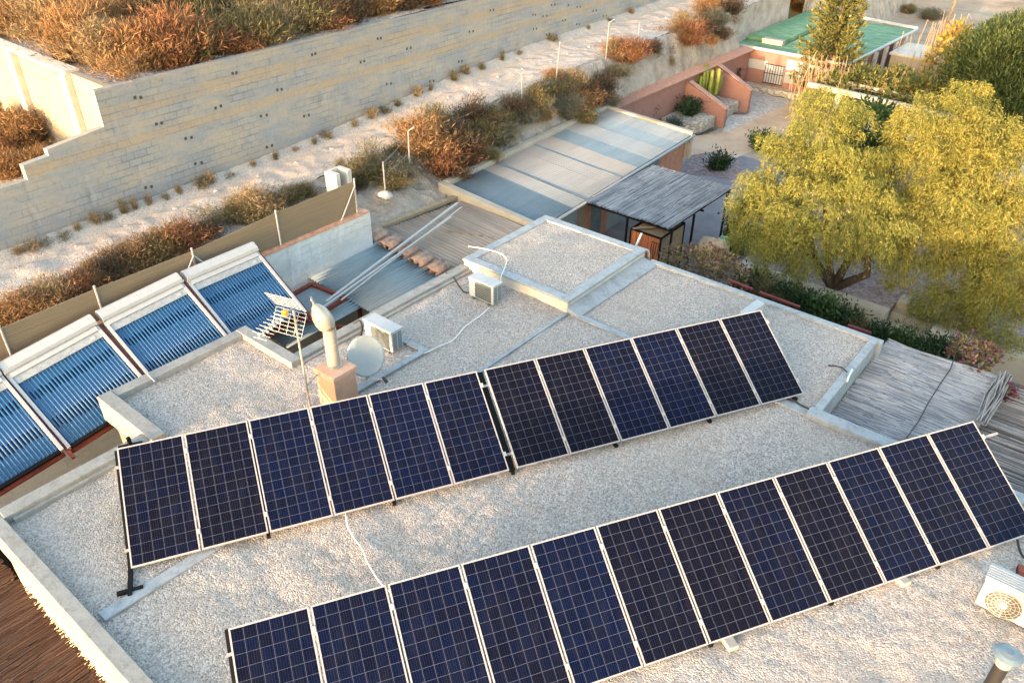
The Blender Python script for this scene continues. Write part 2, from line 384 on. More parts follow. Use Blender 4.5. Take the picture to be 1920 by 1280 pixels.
def bank_h(X, Y):
    xb = np.interp(Y, BY, BX); zb = np.interp(Y, BY, BZ); xt = np.interp(Y, BY, BT) + .5*vnoise(X*0,Y,.6,5)
    xt = np.maximum(np.minimum(xt, xb-.3), -20.0); xt = np.minimum(xt, xb-.2)
    u = np.clip((X-xt)/(xb-xt), 0, 1); s_ = np.clip(u*u*(3-2*u)*.6+u*.4, 0, 1)
    z = track_z(Y)*(1-s_) + zb*s_
    rock = .30*vnoise(X,Y,1.1,6) + .24*vnoise(X,Y,2.7,7) + .12*vnoise(X,Y,6,8) + .06*vnoise(X,Y,13,3)
    z = z + rock*np.clip((X+20)/.6, 0, 1)*np.where(Y < 13.2, .35, 1)
    z = np.where(X > xb, -3.4, np.where(X > xb-.25, np.minimum(z, zb+.05), z))
    return z
struct(grid('bank', -20.0, -15.6, -14, 80, .09, bank_h, M['bank']))
mb = MB(); mb.box((-16.4, -60, -3.5), (70, 58, -3.2)); struct(mb.build('ground', M['soil']))
mb = MB(); mb.box((-16.2,-3,-3.3),(-12.1,17,-3.19)); struct(mb.build('yard_floor', surf('shaded_yard_floor', (.010,.008,.006),(.02,.015,.011),2,.9)))  # near-black colour stands in for the shade down in the yard
def far_h(X, Y):
    k = np.clip((-18.3-X)/1.6, 0, 1); k = k*k*(3-2*k)
    k = k*np.clip((Y-76)/4, 0, 1); k2 = np.clip((Y-57)/25, 0, 1)
    return -3.23 + k*(track_z(np.minimum(Y,75))+3.15) + k2*(.8*vnoise(X,Y,.12,1)+.5*vnoise(X,Y,.4,2)+1.2*k2) + .08*vnoise(X,Y,1.5,3)
struct(grid('hillside', -70, 70, 57.5, 170, .8, far_h, M['soil'], keep=lambda x, y: (x > -20.2) | (y > 79)))
# plateau behind the block wall and the lower enclosure in front of its lit return wall
def plat_h(X, Y):
    return 3.12 + .02*np.clip(-22.4-X, 0, 40) + .10*vnoise(X,Y,1.3,3) + .06*vnoise(X,Y,4,5) + .05*np.clip(Y-11,0,60)*.3
struct(grid('plateau_ground', -58, -22.42, 10.1, 75, .3, plat_h, M['plateau'],
            keep=lambda x, y: x < wall_x(y)-.12))
struct(grid('enclosure_ground', -45, -22.42, -14, 9.9, .3, lambda X,Y: .6+.15*vnoise(X,Y,1,4), M['soil'], keep=lambda x, y: x < wall_x(y)-.12))
# ---- paths and paving, laid as thin sheets over the ground
def sheet(name, px, z, mat):
    mb = MB(); P = [at(x, y, z) for x, y in px]
    ar = sum(P[i].x*P[(i+1)%len(P)].y-P[(i+1)%len(P)].x*P[i].y for i in range(len(P)))
    if ar < 0: P = P[::-1]
    mb.add(P, [tuple(range(len(P)))]); return struct(mb.build(name, mat))
mb = MB(); mb.box((-15.6, 17.2, -3.25), (-6, 33.5, -3.196)); struct(mb.build('patio', M['patio']))
sheet('white_gravel_bed', [(1355,250),(1365,215),(1405,216),(1400,165),(1440,178),(1540,200),(1440,215)], -3.192, M['whitegravel'])
sheet('path', [(1290,292),(1296,255),(1340,252),(1375,243),(1405,229),(1450,206),(1500,188),(1600,195),(1560,225),(1500,240),(1445,262),(1412,283),(1380,296),(1340,284)], -3.188, M['path'])
sheet('flower_bed', [(1284,326),(1286,292),(1340,286),(1385,298),(1392,330),(1370,336),(1330,330)], -3.184, M['purplegravel'])
mb = MB(); mb.box((-3.2, 16.3, -3.25), (14, 22.3, -3.19)); struct(mb.build('side_path', M['purplegravel']))

# ---- long concrete block wall
M['block'] = block_mat('concrete_blocks', .4, .2, (.215,.228,.24), (.262,.27,.275), (.165,.165,.16), stain=(.345,.30,.235), ledges=((2.42,2.8),(1.55,1.85)))
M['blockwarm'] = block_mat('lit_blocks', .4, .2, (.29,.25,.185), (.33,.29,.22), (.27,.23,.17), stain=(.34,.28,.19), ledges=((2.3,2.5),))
bw = empty('block_wall', (wall_x(0), 0, 0), 'long grey concrete block retaining wall with paired weep holes beside the gravel track', 'wall', rot=(0,0,R(93.0)))
# local x runs along the wall, local y to its back
mb = MB()
prof = [(-14, 1.5), (7.2, 1.5), (7.2, 1.9), (7.9, 1.95), (7.9, 2.12), (9.55, 2.3), (9.55, 3.28), (80, 3.35)]
n = len(prof)
V = [(x, y, z) for y in (0, .2) for (x, z) in [(-14,-1.5)] + prof + [(80,-1.5)]]
k = n+2
mb.add(V, [tuple(range(k)), tuple(range(k, 2*k))[::-1]] + [(i, k+i, k+(i+1) % k, (i+1) % k) for i in range(k)])
wl = mb.build('wall', M['block'])
wl.parent = bw
# weep holes: thin proud boxes whose dark colour stands in for the shade inside
hole_px = [(253,183),(264,183),(293,233),(303,231),(348,260),(359,258),(273,352),(284,350),(366,307),(378,305),(404,203),(414,199),(520,169),(528,168),(436,138),(443,137),(489,218),(500,216),(570,218),(579,216),(500,276),(510,273),(585,103),(591,101),(676,117),(683,115),(763,92),(770,90),(708,73),(714,72),(725,158),(733,157),(806,153),(813,152),(860,116),(866,115),(880,60),(887,59),(919,20),(925,19),(999,28),(1004,28),(1018,31),(1025,30),(1034,10),(1040,9),(1000,55),(1006,54),(1024,65),(1030,64),(1013,86),(1018,85),(1055,39),(1060,38),(1066,10),(1082,13),(1088,13),(1081,46),(1086,46),(1112,21),(1118,20),(1131,30),(1137,30)]
mb = MB(); wn = Vector((math.cos(R(3.0)), math.sin(R(3.0)), 0)); wd = Vector((-wn.y, wn.x, 0)); P0 = Vector((wall_x(0), 0, 0))
for (px, py) in hole_px:
    d = ray(px, py); C0 = Vector((0,0,CAMH)); t = (P0-C0).dot(wn)/d.dot(wn); p = C0 + d*t
    mb.obox(p, (.012, .085, .09), (wn, wd, (0,0,1)))
mb.build('weep_hole', plain('hole_shade', (.06,.055,.045), .9), bw)
# ---- return wall lit by the low sun, with two pilasters
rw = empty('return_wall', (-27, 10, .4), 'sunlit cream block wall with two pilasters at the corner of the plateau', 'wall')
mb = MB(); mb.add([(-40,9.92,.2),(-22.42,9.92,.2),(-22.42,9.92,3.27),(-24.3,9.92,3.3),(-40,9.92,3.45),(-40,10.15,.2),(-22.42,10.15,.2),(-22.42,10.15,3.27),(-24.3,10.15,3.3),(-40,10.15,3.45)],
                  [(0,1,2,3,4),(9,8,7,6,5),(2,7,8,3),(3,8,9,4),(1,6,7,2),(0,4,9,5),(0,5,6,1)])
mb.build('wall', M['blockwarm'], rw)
for px in (-24.62, -28.1):
    mb = MB(); mb.box((px-.17, 9.72, .2), (px+.17, 9.918, 3.30)); mb.build('pilaster', M['concrete'], rw, bevel=.015)
mb = MB(); mb.slab([(-40,9.8,3.53),(-24.5,9.8,3.37),(-24.5,10.2,3.38),(-40,10.2,3.54)], .07); mb.build('coping', M['concrete'], rw)

# ================================================================ the house
house = empty('flat_roofed_house', (-6, 8, -3.2), 'flat roofed house with pale gravel roof carrying two rows of solar panels', 'house')
mb = MB()
mb.box((-12.12, 1.72, -3.2), (6.0, 12.95, -.12)); mb.box((-12.12, 12.95, -3.2), (-2.96, 16.42, -.12)); mb.box((-13.76, 4.52, -3.2), (-12.12, 7.64, -.12))
mb.build('wall', M['wall'], house)
def roof_h(X, Y):
    z = .05*vnoise(X,Y,.8,1) + .035*vnoise(X,Y,2.0,2) + .013*vnoise(X,Y,6,3)
    return z + rng.uniform(-.0055, .0055, X.shape)
def in_roof(x, y):
    a = (x > -12.0) & (y > 1.8) & (y < 12.95); b = (x > -12.0) & (x < -3.0) & (y >= 12.95) & (y < 16.4) & ~((x < -8.97) & (y > 13.1))
    c = (x > -13.7) & (x <= -12.0) & (y > 4.6) & (y < 7.6)
    return a | b | c
g = grid('gravel_roof', -13.8, 5.9, 1.7, 16.45, .05, roof_h, M['gravel'], house, smooth=False, keep=in_roof)
H_ = .13
par = [((-12.26,1.64),(6.05,1.87),.13), ((-12.24,1.87),(-11.97,4.38),.14), ((-13.88,4.38),(-11.9,4.66),.16), ((-13.88,4.66),(-13.62,7.5),.15), ((-13.88,7.5),(-11.93,7.76),.16),
       ((-12.24,7.76),(-11.98,13.03),.12), ((-8.74,16.33),(-2.84,16.5),.07), ((-3.10,13.12),(-2.93,16.33),.11), ((-3.14,12.84),(6.05,13.12),.13)]
for (lo, hi, h) in par:
    mb = MB(); mb.box((lo[0], lo[1], -.4), (hi[0], hi[1], h))
    mb.build('parapet', M['flash'] if lo[0] > -9 and hi[1] > 10 else M['parapet'], house, bevel=.015)
# drip ledge inside the parapet by the yard
for lo, hi in (((-11.968,1.975,-.1),(-11.89,4.37,.06)), ((-11.968,7.765,-.1),(-11.88,13.02,.06))):
    mb = MB(); mb.box(lo, hi); mb.build('roof_upstand', M['parapet'], house)
# raised roof block
rb = MB(); rb.box((-12.16, 13.04, -.1), (-8.93, 16.42, .235)); rblock = rb.build('raised_roof', M['concrete'], house, bevel=.01)
mb = MB(); mb.box((-12.19,13.01,.238),(-8.90,13.27,.30)); mb.box((-12.19,16.2,.238),(-8.90,16.45,.30)); mb.box((-12.19,13.273,.238),(-11.95,16.197,.299)); mb.box((-9.16,13.273,.238),(-8.90,16.197,.299))
mb.build('coping', M['flash'], rblock, bevel=.012)
grid('gravel_top', -11.96, -9.15, 13.26, 16.21, .05, lambda X,Y: .262+roof_h(X,Y)*.6, M['gravel'], rblock, smooth=False)
mb = MB(); mb.add([(-8.93,13.0,.14),(-8.56,13.0,.03),(-8.5,16.34,.03),(-8.93,16.34,.14),(-8.93,13.0,-.02),(-8.56,13.0,-.02),(-8.5,16.34,-.02),(-8.93,16.34,-.02)],
                  [(0,1,2,3),(4,7,6,5),(0,4,5,1),(1,5,6,2),(2,6,7,3),(3,7,4,0)]); mb.build('flashing', M['flash'], house, bevel=.01)
def strip(pts, wd, z=.035):
    mb = MB()
    for p, q in zip(pts[:-1], pts[1:]):
        p = Vector((*p, z)); q = Vector((*q, z)); mb.bar(p, q, wd, .05)
    return mb.build('flashing', M['flash'], house, bevel=.012)
strip([(-9.05,1.95),(-8.97,3.7),(-8.97,6)], .20, .03); strip([(-8.9,8.5),(-8.9,12.95)], .09, .006); strip([(-8.6,13.02),(-6,12.98)], .16, .02); strip([(-4.1,13.0),(-3.14,12.98)], .2, .03)
strip([(-11.9,9.68),(-10.22,9.72)], .15, .05); strip([(-10.28,9.64),(-10.36,6.4)], .15, .05)
# ---- solar panels
def rotmat(al, th):
    u = Vector((math.cos(al), math.sin(al), 0)); nn = Vector((math.sin(al), -math.cos(al), 0))
    v = nn*math.cos(th) - Vector((0,0,math.sin(th)))
    y = -v; z = u.cross(y)
    return u, v, Matrix((u, y, z)).transposed()
PW, PL, GAP = .992, 1.956, .0252
def make_panel():
    o = empty('solar_panel', (0,0,0), 'x', 'solar panel', 'solar panels on the flat roof')
    w2, l2, f = PW/2, PL/2, .022
    mb = MB(); mb.box((-w2,-l2,-.04),(w2,-l2+f,0)); mb.box((-w2,l2-f,-.04),(w2,l2,0)); mb.box((-w2,-l2+f,-.04),(-w2+f,l2-f,-.001)); mb.box((w2-f,-l2+f,-.04),(w2,l2-f,-.001))
    mb.build('frame', M['alu'], o)
    mb = MB(); mb.box((-w2+f,-l2+f,-.03),(w2-f,l2-f,-.005)); mb.build('glass', M['solar'], o)
    for yy in (-.68, .68):
        mb = MB(); mb.box((w2-.012,yy-.04,-.01),(w2+GAP+.012,yy+.04,.012)); mb.build('clamp', M['alu'], o)
    return o
proto = make_panel()
rows = [(Vector((-10.93,3.478,1.11)), R(60.6), R(29.4), 'back'), (Vector((-6.681,2.659,1.089)), R(59.72), R(30.3), 'front')]
first = True
for (O, al, th, nm) in rows:
    u, v, rm = rotmat(al, th)
    for i in range(12):
        p = proto if first else copy_tree(proto); first = False
        off = i*(PW+GAP) + (.13 if (nm == 'back' and i >= 6) else 0)
        p.location = O + u*(off+PW/2) + v*(PL/2); p.rotation_euler = rm.to_euler()
        extra = {('back',5): ', just left of the wide gap', ('back',6): ', just right of the wide gap', ('back',11): ', at its far right end', ('front',11): ', at its far right end'}.get((nm,i), '')
        p['label'] = 'solar panel, %s from the left in the %s row%s' % (ORD[i], nm, extra)
    rk = empty('panel_rack', O, 'black steel rack with metal rails under the %s row of solar panels' % nm, 'panel rack', 'racks under the solar panels')
    Lr = 12*(PW+GAP) + (.13 if nm == 'back' else 0)
    zn = rm @ Vector((0,0,1))
    for d in (.30, 1.66):
        mb = MB(); mb.bar(O + u*(-.07) + v*d - zn*.062, O + u*(Lr+(.35 if nm == 'front' else .05)) + v*d - zn*.062, .04, .04, zn); mb.build('rail', M['steel'], rk)
    nn = Vector((math.sin(al), -math.cos(al), 0))
    ks = [0.0, 2.03, 4.07, 6.184 if nm == 'back' else 6.16, 8.2, 10.2, 12.2]
    for kk in ks:
        b0 = O + u*(kk-.03 if kk < 12 else kk-.05)
        top = b0 - zn*.11; low = b0 + v*PL - zn*.11
        bwid = .115 if (nm == 'back' and 6 < kk < 6.3) else .05
        mb = MB(); mb.bar(top, low, bwid, .05, zn)
        bk = Vector((b0.x, b0.y, .05)); fr = Vector((low.x, low.y, .05))
        end1 = bk - nn*(1.35 if kk == 0 and nm == 'back' else .1); end2 = fr + nn*(.5 if kk == 0 and nm == 'back' else .06)
        mb.bar(end1, end2, .06, .06); mb.bar(bk, top, .05, .05, nn); mb.bar(fr + Vector((0,0,-.02)), low, .05, .05, nn)
        mb.bar(bk + nn*.9, top, .04, .04, u)
        if kk == 0 and nm == 'back':
            mb.bar(end2 - u*.18 - nn*.1, end2 + u*.18 - nn*.1, .06, .05); mb.bar(end1 - u*.2 + nn*.1 + Vector((0,0,.12)), end1 + u*.2 + nn*.1 + Vector((0,0,.12)), .06, .05)
            mb.bar(end1 + nn*.1 + Vector((0,0,-.05)), end1 + nn*.1 + Vector((0,0,.3)), .06, .06)
        mb.build('support_leg', M['black'], rk)
M['greyblock'] = surf('grey_block', (.24,.23,.20), (.33,.31,.27), 6, .9)
for (px, py, lb) in ((1367,1196,'pale concrete block under the front row of panels, left of the two'), (1690,1078,'pale concrete block under the front row of panels, right of the two')):
    p = at(px, py, .1); u, v, rm = rotmat(rows[1][1], 0)
    mb = MB(); mb.obox(Vector((0,0,.045)), (.15,.28,.09), (u, Vector((-u.y,u.x,0)), Vector((0,0,1))))
    o = mb.build('concrete_block', M['greyblock'], bevel=.008); o.location = (p.x, p.y, 0); tag(o, lb, 'concrete block', 'blocks under the front panel row')
# ================================================================ the yard beside the house
V3 = Vector
M['tube'] = plain('tube_glass', (.028,.105,.235), .42, 0, .3, 30, .3)  # blue sky reflection on the dark tubes is put into the base colour
M['backsheet'] = None
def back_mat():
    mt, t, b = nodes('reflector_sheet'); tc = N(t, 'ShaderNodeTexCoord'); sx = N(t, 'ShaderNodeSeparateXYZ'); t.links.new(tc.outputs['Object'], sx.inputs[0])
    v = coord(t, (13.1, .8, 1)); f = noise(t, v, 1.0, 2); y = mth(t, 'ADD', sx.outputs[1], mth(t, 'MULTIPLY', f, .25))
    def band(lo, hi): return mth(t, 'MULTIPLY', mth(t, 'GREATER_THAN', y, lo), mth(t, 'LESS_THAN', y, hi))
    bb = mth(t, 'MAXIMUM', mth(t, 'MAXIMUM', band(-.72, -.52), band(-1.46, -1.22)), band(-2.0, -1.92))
    t.links.new(mix(t, bb, (.16,.29,.43), (.005,.006,.010)), b.inputs['Base Color']); b.inputs['Roughness'].default_value = .35  # the sheet's blue is the sky's reflection, put into its base colour
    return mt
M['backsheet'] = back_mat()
def make_collector():
    o = empty('tube_collector', (0,0,0), 'x', 'solar collector', 'evacuated tube collectors beside the house')
    W, L = 1.97, 2.05
    mb = MB(); mb.add([(0,.16,-.04),(W,.16,-.04),(W,.16,.10),(0,.16,.10),(0,.10,.17),(W,.10,.17),(0,-.08,.17),(W,-.08,.17),(0,-.13,.11),(W,-.13,.11),(0,-.13,-.04),(W,-.13,-.04)],
        [(0,1,2,3),(3,2,5,4),(4,5,7,6),(6,7,9,8),(8,9,11,10),(10,11,1,0),(0,3,4,6,8,10),(1,11,9,7,5,2)]); hd = mb.build('header', M['white'], o, bevel=.008)
    mb = MB(); mb.box((.06,-.24,-.04),(W-.06,-.132,.07)); mb.build('header_ledge', M['white'], hd)
    mb = MB(); mb.box((.075,-.40,-.05),(W-.075,-.243,.035)); mf = mb.build('manifold', M['flash'], o)
    mb = MB(); mb.box((W-.30,-.36,.036),(W-.2,-.29,.039)); mb.build('sticker', M['white'], mf)
    for x0 in (0, W-.07):
        mb = MB(); mb.box((x0,-L,-.05),(x0+.07,-.133,.05)); mb.build('side_frame', M['white'], o, bevel=.006)
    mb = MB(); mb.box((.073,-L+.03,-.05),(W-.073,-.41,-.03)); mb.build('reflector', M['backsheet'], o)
    mb = MB(); mb.box((.073,-L-.02,-.06),(W-.073,-L+.05,.03)); mb.build('bottom_rail', M['black'], o)
    nT = 24
    mb = MB(); mb.tube([(0,-.40,0),(0,-L+.04,0)], .022, 8); t0 = None
    for k in range(nT):
        if t0 is None: t0 = mb.build('glass_tube', M['tube'], o, smooth=True); t = t0
        else: t = t0.copy(); col.objects.link(t); t.parent = o
        t.location = (.11+k*(W-.22)/(nT-1), 0, 0)
    mb = MB(); mb.box((W+.015,-L-.22,-.13),(W+.075,-.1,-.02)); mb.build('support_rail', M['redsteel'], o)
    mb = MB(); mb.box((.02,-L-.06,-.22),(W-.02,-L+.02,-.13)); mb.build('support_beam', M['redsteel'], o)
    return o
hdr = [((5-152,693+68),(0,695)), ((3,697),(178,602)), ((187,598),(338,524)), ((345,523),(479,466))]
cnm = ['blue tube collector cut off by the left edge of the photo', 'blue tube collector with the whole red rail on both sides, second from the left', 'blue tube collector in the middle, above the roof recess, third from the left', 'blue tube collector nearest the white wall and the aerial, furthest right']
cproto = make_collector()
down = V3((1.72, 0, -1.12)).normalized()
for i, (pl, pr) in enumerate(hdr):
    c = cproto if i == 0 else copy_tree(cproto)
    A, B = atx(*pl, -15.62), atx(*pr, -15.62)
    if i == 0: B = atx(*hdr[0][1], -15.62); A = B + (B-atx(*hdr[1][1], -15.62)).normalized()*1.97
    a_ = (B-A).normalized(); y = -(down - a_*down.dot(a_)).normalized(); z = a_.cross(y)
    c.location = A + V3((0,0,0)) - y*0; c.rotation_euler = Matrix((a_, y, z)).transposed().to_euler(); s = (B-A).length/1.99; c.scale = (s, 1, 1)
    c['label'] = cnm[i]
# unseen wall added across the yard's end to keep the low sun out
ye = empty('yard_sun_block', (-14,-1.2,-3.2), 'unseen dark red wall added to keep low sun out of the yard', 'wall')
mb = MB(); mb.box((-15.7,-1.3,-3.2),(-12.7,-1.1,-.25)); mb.build('wall', M['redsteel'], ye)
ww = empty('yard_wall', (-15.9, 6, -3.2), 'white painted block wall below the reed fence', 'wall')
M['whiteblock'] = block_mat('white_blocks', .4, .2, (.50,.525,.53), (.55,.57,.57), (.485,.505,.505), stain=(.46,.455,.42), msize=.006)
mb = MB(); mb.box((0,-.12,0),(25.3,.12,3.56)); o = mb.build('wall', M['whiteblock']); o.parent = ww; o.location = (0,-18.0,0); o.rotation_euler = (0,0,R(90))
o.location = (-.15, -18.0, 0)
mb = MB(); mb.box((-16.2,-12,.362),(-15.9,13.25,.42)); mb.build('coping', M['terracotta'], ww)
# ---- reed fence
M['reedfence'] = None
def fence_mat():
    mt, t, b = nodes('reed_screen'); v = coord(t, (1,1,1)); tc = N(t, 'ShaderNodeSeparateXYZ'); t.links.new(v, tc.inputs[0])
    y, z = tc.outputs[1], tc.outputs[2]
    f = noise(t, coord(t, (1, .35, 26)), 1.0, 4); f2 = noise(t, v, 1.1, 4)
    c = ramp(t, f, [(.3,(.13,.088,.045)),(.7,(.20,.147,.087))]); c = mix(t, mth(t,'MULTIPLY',f2,.6), c, (.165,.13,.085))
    p = mth(t, 'MULTIPLY', mth(t,'ADD',y,z), 14); q = mth(t, 'MULTIPLY', mth(t,'SUBTRACT',y,z), 14)
    ln = lambda a: mth(t,'LESS_THAN', mth(t,'ABSOLUTE', mth(t,'SUBTRACT', mth(t,'FRACT',a), .5)), .07)
    c = mix(t, mth(t,'MULTIPLY', mth(t,'MAXIMUM', ln(p), ln(q)), .35), c, (.27,.23,.17))
    t.links.new(c, b.inputs['Base Color']); b.inputs['Roughness'].default_value = .8; bump(t, b, f, .01); return mt
M['reedfence'] = fence_mat()
FX = -16.02
fc = empty('reed_fence', (FX, 8, .4), 'brown reed screen fence on galvanised posts along the gravel track', 'fence')
tp = [(0-170,615+82), (0,615), (178,541), (360,470), (517,399), (664,339)]
tops = [atx(x, y, FX) for x, y in tp]
mb = MB()
for A, B in zip(tops[:-1], tops[1:]):
    mb.add([(FX-.03,A.y,.40),(FX-.03,B.y,.40),(FX-.03,B.y,B.z-.03),(FX-.03,A.y,A.z-.03),(FX-.05,A.y,.40),(FX-.05,B.y,.40),(FX-.05,B.y,B.z-.03),(FX-.05,A.y,A.z-.03)], [(0,1,2,3),(7,6,5,4),(3,2,6,7)])
mb.build('reed_screen', M['reedfence'], fc)
for A in tops[1:]:
    mb = MB(); mb.tube([(FX, A.y, .2), (FX, A.y, A.z+.04)], .025, 8); mb.lathe((FX, A.y, A.z+.04), [(.03,0),(.03,.02),(.01,.04)], 8); mb.build('post', M['steel'], fc, smooth=False)
A = tops[5]; B = tops[3]
for P, dy in ((A,-.62),(B,-.5),(B,.5)):
    mb = MB(); mb.tube([(FX+.02,P.y,P.z-.12),(FX+.05,P.y+dy,.42)], .02, 8); mb.build('brace', M['steel'], fc)
# ---- corrugated lean-to roofs
def corr(name, p0, pu, pv, waves, amp, mat, parent, nv=2, solid=.012):
    p0 = np.array(p0); U = np.array(pu)-p0; Vv = np.array(pv)-p0
    nrm = np.cross(U, Vv); nrm /= np.linalg.norm(nrm); nu = waves*6+1
    a_ = np.linspace(0,1,nu); b_ = np.linspace(0,1,nv)
    P = p0 + a_[None,:,None]*U + b_[:,None,None]*Vv + (amp*np.sin(a_*waves*2*np.pi))[None,:,None]*nrm
    i = (np.arange(nu-1)[None,:]+nu*np.arange(nv-1)[:,None]).ravel()
    o = np_mesh(name, P.reshape(-1,3), np.stack([i,i+1,i+nu+1,i+nu],1), mat, parent, True)
    s = o.modifiers.new('thickness','SOLIDIFY'); s.thickness = solid; s.offset = -1
    return o
M['cgrey'] = corrugated('grey_sheet', (.13,.175,.19), (.20,.245,.255), 'x', 1)
M['cgrey2'] = corrugated('weathered_sheet', (.12,.165,.18), (.25,.275,.275), 'x', 1)
M['ctan'] = corrugated('brown_sheet', (.15,.125,.10), (.34,.285,.225), 'y', 1, rough=.75)
lt = empty('lean_to_roof', (-14.5, 12, -3.2), 'grey corrugated lean-to roof between the white wall and the house', 'roof')
corr('corrugated_sheet', (-16.0,11.0,-.72), (-14.5,11.0,-.86), (-16.0,13.6,-.66), 14, .03, M['cgrey'], lt)
corr('corrugated_sheet', (-14.55,11.05,-.85), (-12.5,11.05,-1.02), (-14.55,13.6,-.80), 19, .03, M['cgrey2'], lt)
corr('corrugated_sheet', (-15.7,8.75,-.87), (-13.95,8.75,-.98), (-15.7,11.1,-.80), 16, .03, M['cgrey'], lt)
for x in (-15.9, -14.2, -12.7):
    mb = MB(); mb.bar((x, 11.2, -3.2), (x, 11.2, -.95), .08, .08); mb.build('post', M['redsteel'], lt)
mb = MB(); mb.bar((-15.9,8.9,-1.02),(-12.6,11.0,-1.12),.08,.1); mb.build('beam', M['redsteel'], lt)
hp = [at(584,533,-.62), at(649,559,-.62), at(576,603,-.70), at(548,553,-.68)]
ht = empty('hatch_frame', tuple(hp[0]), 'dark red steel frame lying on the lean-to roof behind the aerial', 'frame')
mb = MB()
for A, B in ((hp[0],hp[1]),(hp[1],hp[2]),(hp[0],hp[3])): mb.bar(A, B, .09, .09)
mb.build('frame', M['redsteel'], ht)
mb = MB(); mb.slab([hp[0]-V3((0,0,.04)),hp[3]-V3((0,0,.04)),hp[2]-V3((0,0,.04)),hp[1]-V3((0,0,.04))], .02); mb.build('sheet', M['cgrey'], ht)
l2 = empty('brown_lean_to_roof', (-15, 15.6, -3.2), 'weathered brown corrugated roof between the shed and the row of clay tiles', 'roof')
corr('corrugated_sheet', (-16.6,13.95,-.74), (-16.6,17.8,-1.0), (-12.25,14.0,-1.04), 24, .035, M['ctan'], l2)
mb = MB(); mb.bar((-16.72,13.8,-.68),(-16.85,17.7,-.90),.22,.10); mb.build('edge_board', M['wood'], l2)
mb = MB(); mb.bar((-15.4,15.7,-.90),(-14.0,16.6,-1.08),.05,.05); mb.build('batten', M['wood'], l2)
M['oldtile'] = surf('old_clay', (.20,.12,.085), (.33,.215,.155), 7, .9, .006, 40, c3=(.42,.29,.22))
rt = empty('clay_tile_row', (-14.5, 13.8, -.8), 'row of old clay roof tiles between the grey and brown corrugated roofs', 'roof tiles')
n = 20
for i in range(n):
    x = -16.35 + i*(3.9/(n-1)); z = -.60 - .018*i; mb = MB(); V = []; F = []
    up = (i % 3 != 2); L0, L1 = 13.42, 14.02
    for j, yy in enumerate((L0, L1)):
        r0 = .135 if j == 0 else .115
        for k in range(9):
            t = math.pi*k/8
            V.append((x+r0*math.cos(t), yy+random.uniform(-.01,.01), z+(r0*math.sin(t) if up else -r0*math.sin(t)+.05)-.04*(1-j)))
    F = [(k, k+1, 10+k, 9+k) for k in range(8)]
    mb.add(V, F); o = mb.build('tile', M['oldtile'], rt, smooth=True); s = o.modifiers.new('t','SOLIDIFY'); s.thickness = .018
# ---- long white poles lying over the two roofs
for k, (p, q, r_, lb) in enumerate([((858,381),(612,566),.045,'long white pole lying across the lean-to roofs, thickest of the bundle'), ((866,388),(640,562),.022,'thin white pole lying across the lean-to roofs in the middle of the bundle'), ((846,407),(600,580),.03,'white pole lying across the lean-to roofs, lowest of the bundle')]):
    A, B = at(*p, -.46+.02*k), at(*q, -.52+.02*k); mb = MB(); mb.bar(A, B, r_*1.6, r_*1.4)
    tag(mb.build('white_pole', M['white'], bevel=.004), lb, 'pole', 'white poles on the lean-to roofs')
# ================================================================ things on the roof
def ac_unit(lo, hi, label, side=True):
    cx, cy = (lo[0]+hi[0])/2, (lo[1]+hi[1])/2
    o = empty('air_conditioner', (cx, cy, lo[2]), label, 'air conditioner', 'air conditioner outdoor units on the roof')
    mb = MB(); mb.box((lo[0],lo[1],lo[2]+.05),(hi[0],hi[1],hi[2])); mb.build('casing', M['whitepl'], o, bevel=.015)
    mb = MB(); mb.box((lo[0]-.015,lo[1]-.015,hi[2]-.03),(hi[0]+.015,hi[1]+.015,hi[2]+.012)); mb.build('lid', M['whitepl'], o, bevel=.01)
    for x in (lo[0]+.1, hi[0]-.16):
        mb = MB(); mb.box((x,lo[1]-.02,lo[2]-.02),(x+.06,hi[1]+.02,lo[2]+.05)); mb.build('foot', M['grille'], o)
    return o
def side_vents(o, x, y0, y1, z0, z1, rows_=9):
    mb = MB()
    for c in range(2):
        ya = y0+.035+c*(y1-y0-.04)/2; yb = ya+(y1-y0-.09)/2
        for r_ in range(rows_):
            z = z0+.08+r_*(z1-z0-.13)/rows_; mb.box((x-.01,ya,z),(x+.004,yb,z+(z1-z0)/rows_*.5))
    mb.build('side_vent', M['grille'], o)
o = ac_unit((-11.57,9.2,.0),(-10.72,9.52,.56), 'white outdoor air conditioner behind the satellite dish')
mb = MB(); mb.box((-11.35,9.186,.09),(-10.80,9.199,.50)); g = mb.build('front_grille', M['grille'], o)
mb = MB()
for i in range(7): mb.box((-11.35,9.182,.13+i*.052),(-10.80,9.19,.137+i*.052))
mb.build('louvre', M['cable_b'], g)
side_vents(o, -10.72, 9.2, 9.52, 0, .56)
o = ac_unit((-11.13,12.08,.0),(-10.38,12.40,.54), 'white outdoor air conditioner with dark square grille in front of the raised roof')
mb = MB(); mb.box((-10.93,12.07,.08),(-10.44,12.082,.50)); g = mb.build('front_grille', M['grille'], o)
mb = MB()
for i in range(8): mb.box((-10.93,12.062,.11+i*.046),(-10.44,12.07,.117+i*.046))
mb.build('louvre', M['cable_b'], g)
side_vents(o, -10.38, 12.08, 12.40, 0, .54)
o = ac_unit((.50,10.22,.0),(1.36,10.56,.60), 'white outdoor air conditioner with round fan grille at the right edge beside red bricks')
mb = MB(); c = aty(1881,1134,10.21); c.y = 10.214
A3 = (V3((1,0,0)), V3((0,0,1)), V3((0,-1,0)))
mb.lathe(c, [(.235,.0),(.235,.004)], 40, A3); g = mb.build('fan_opening', plain('fan_shade', (.075,.07,.06), .7), o)
mb = MB()
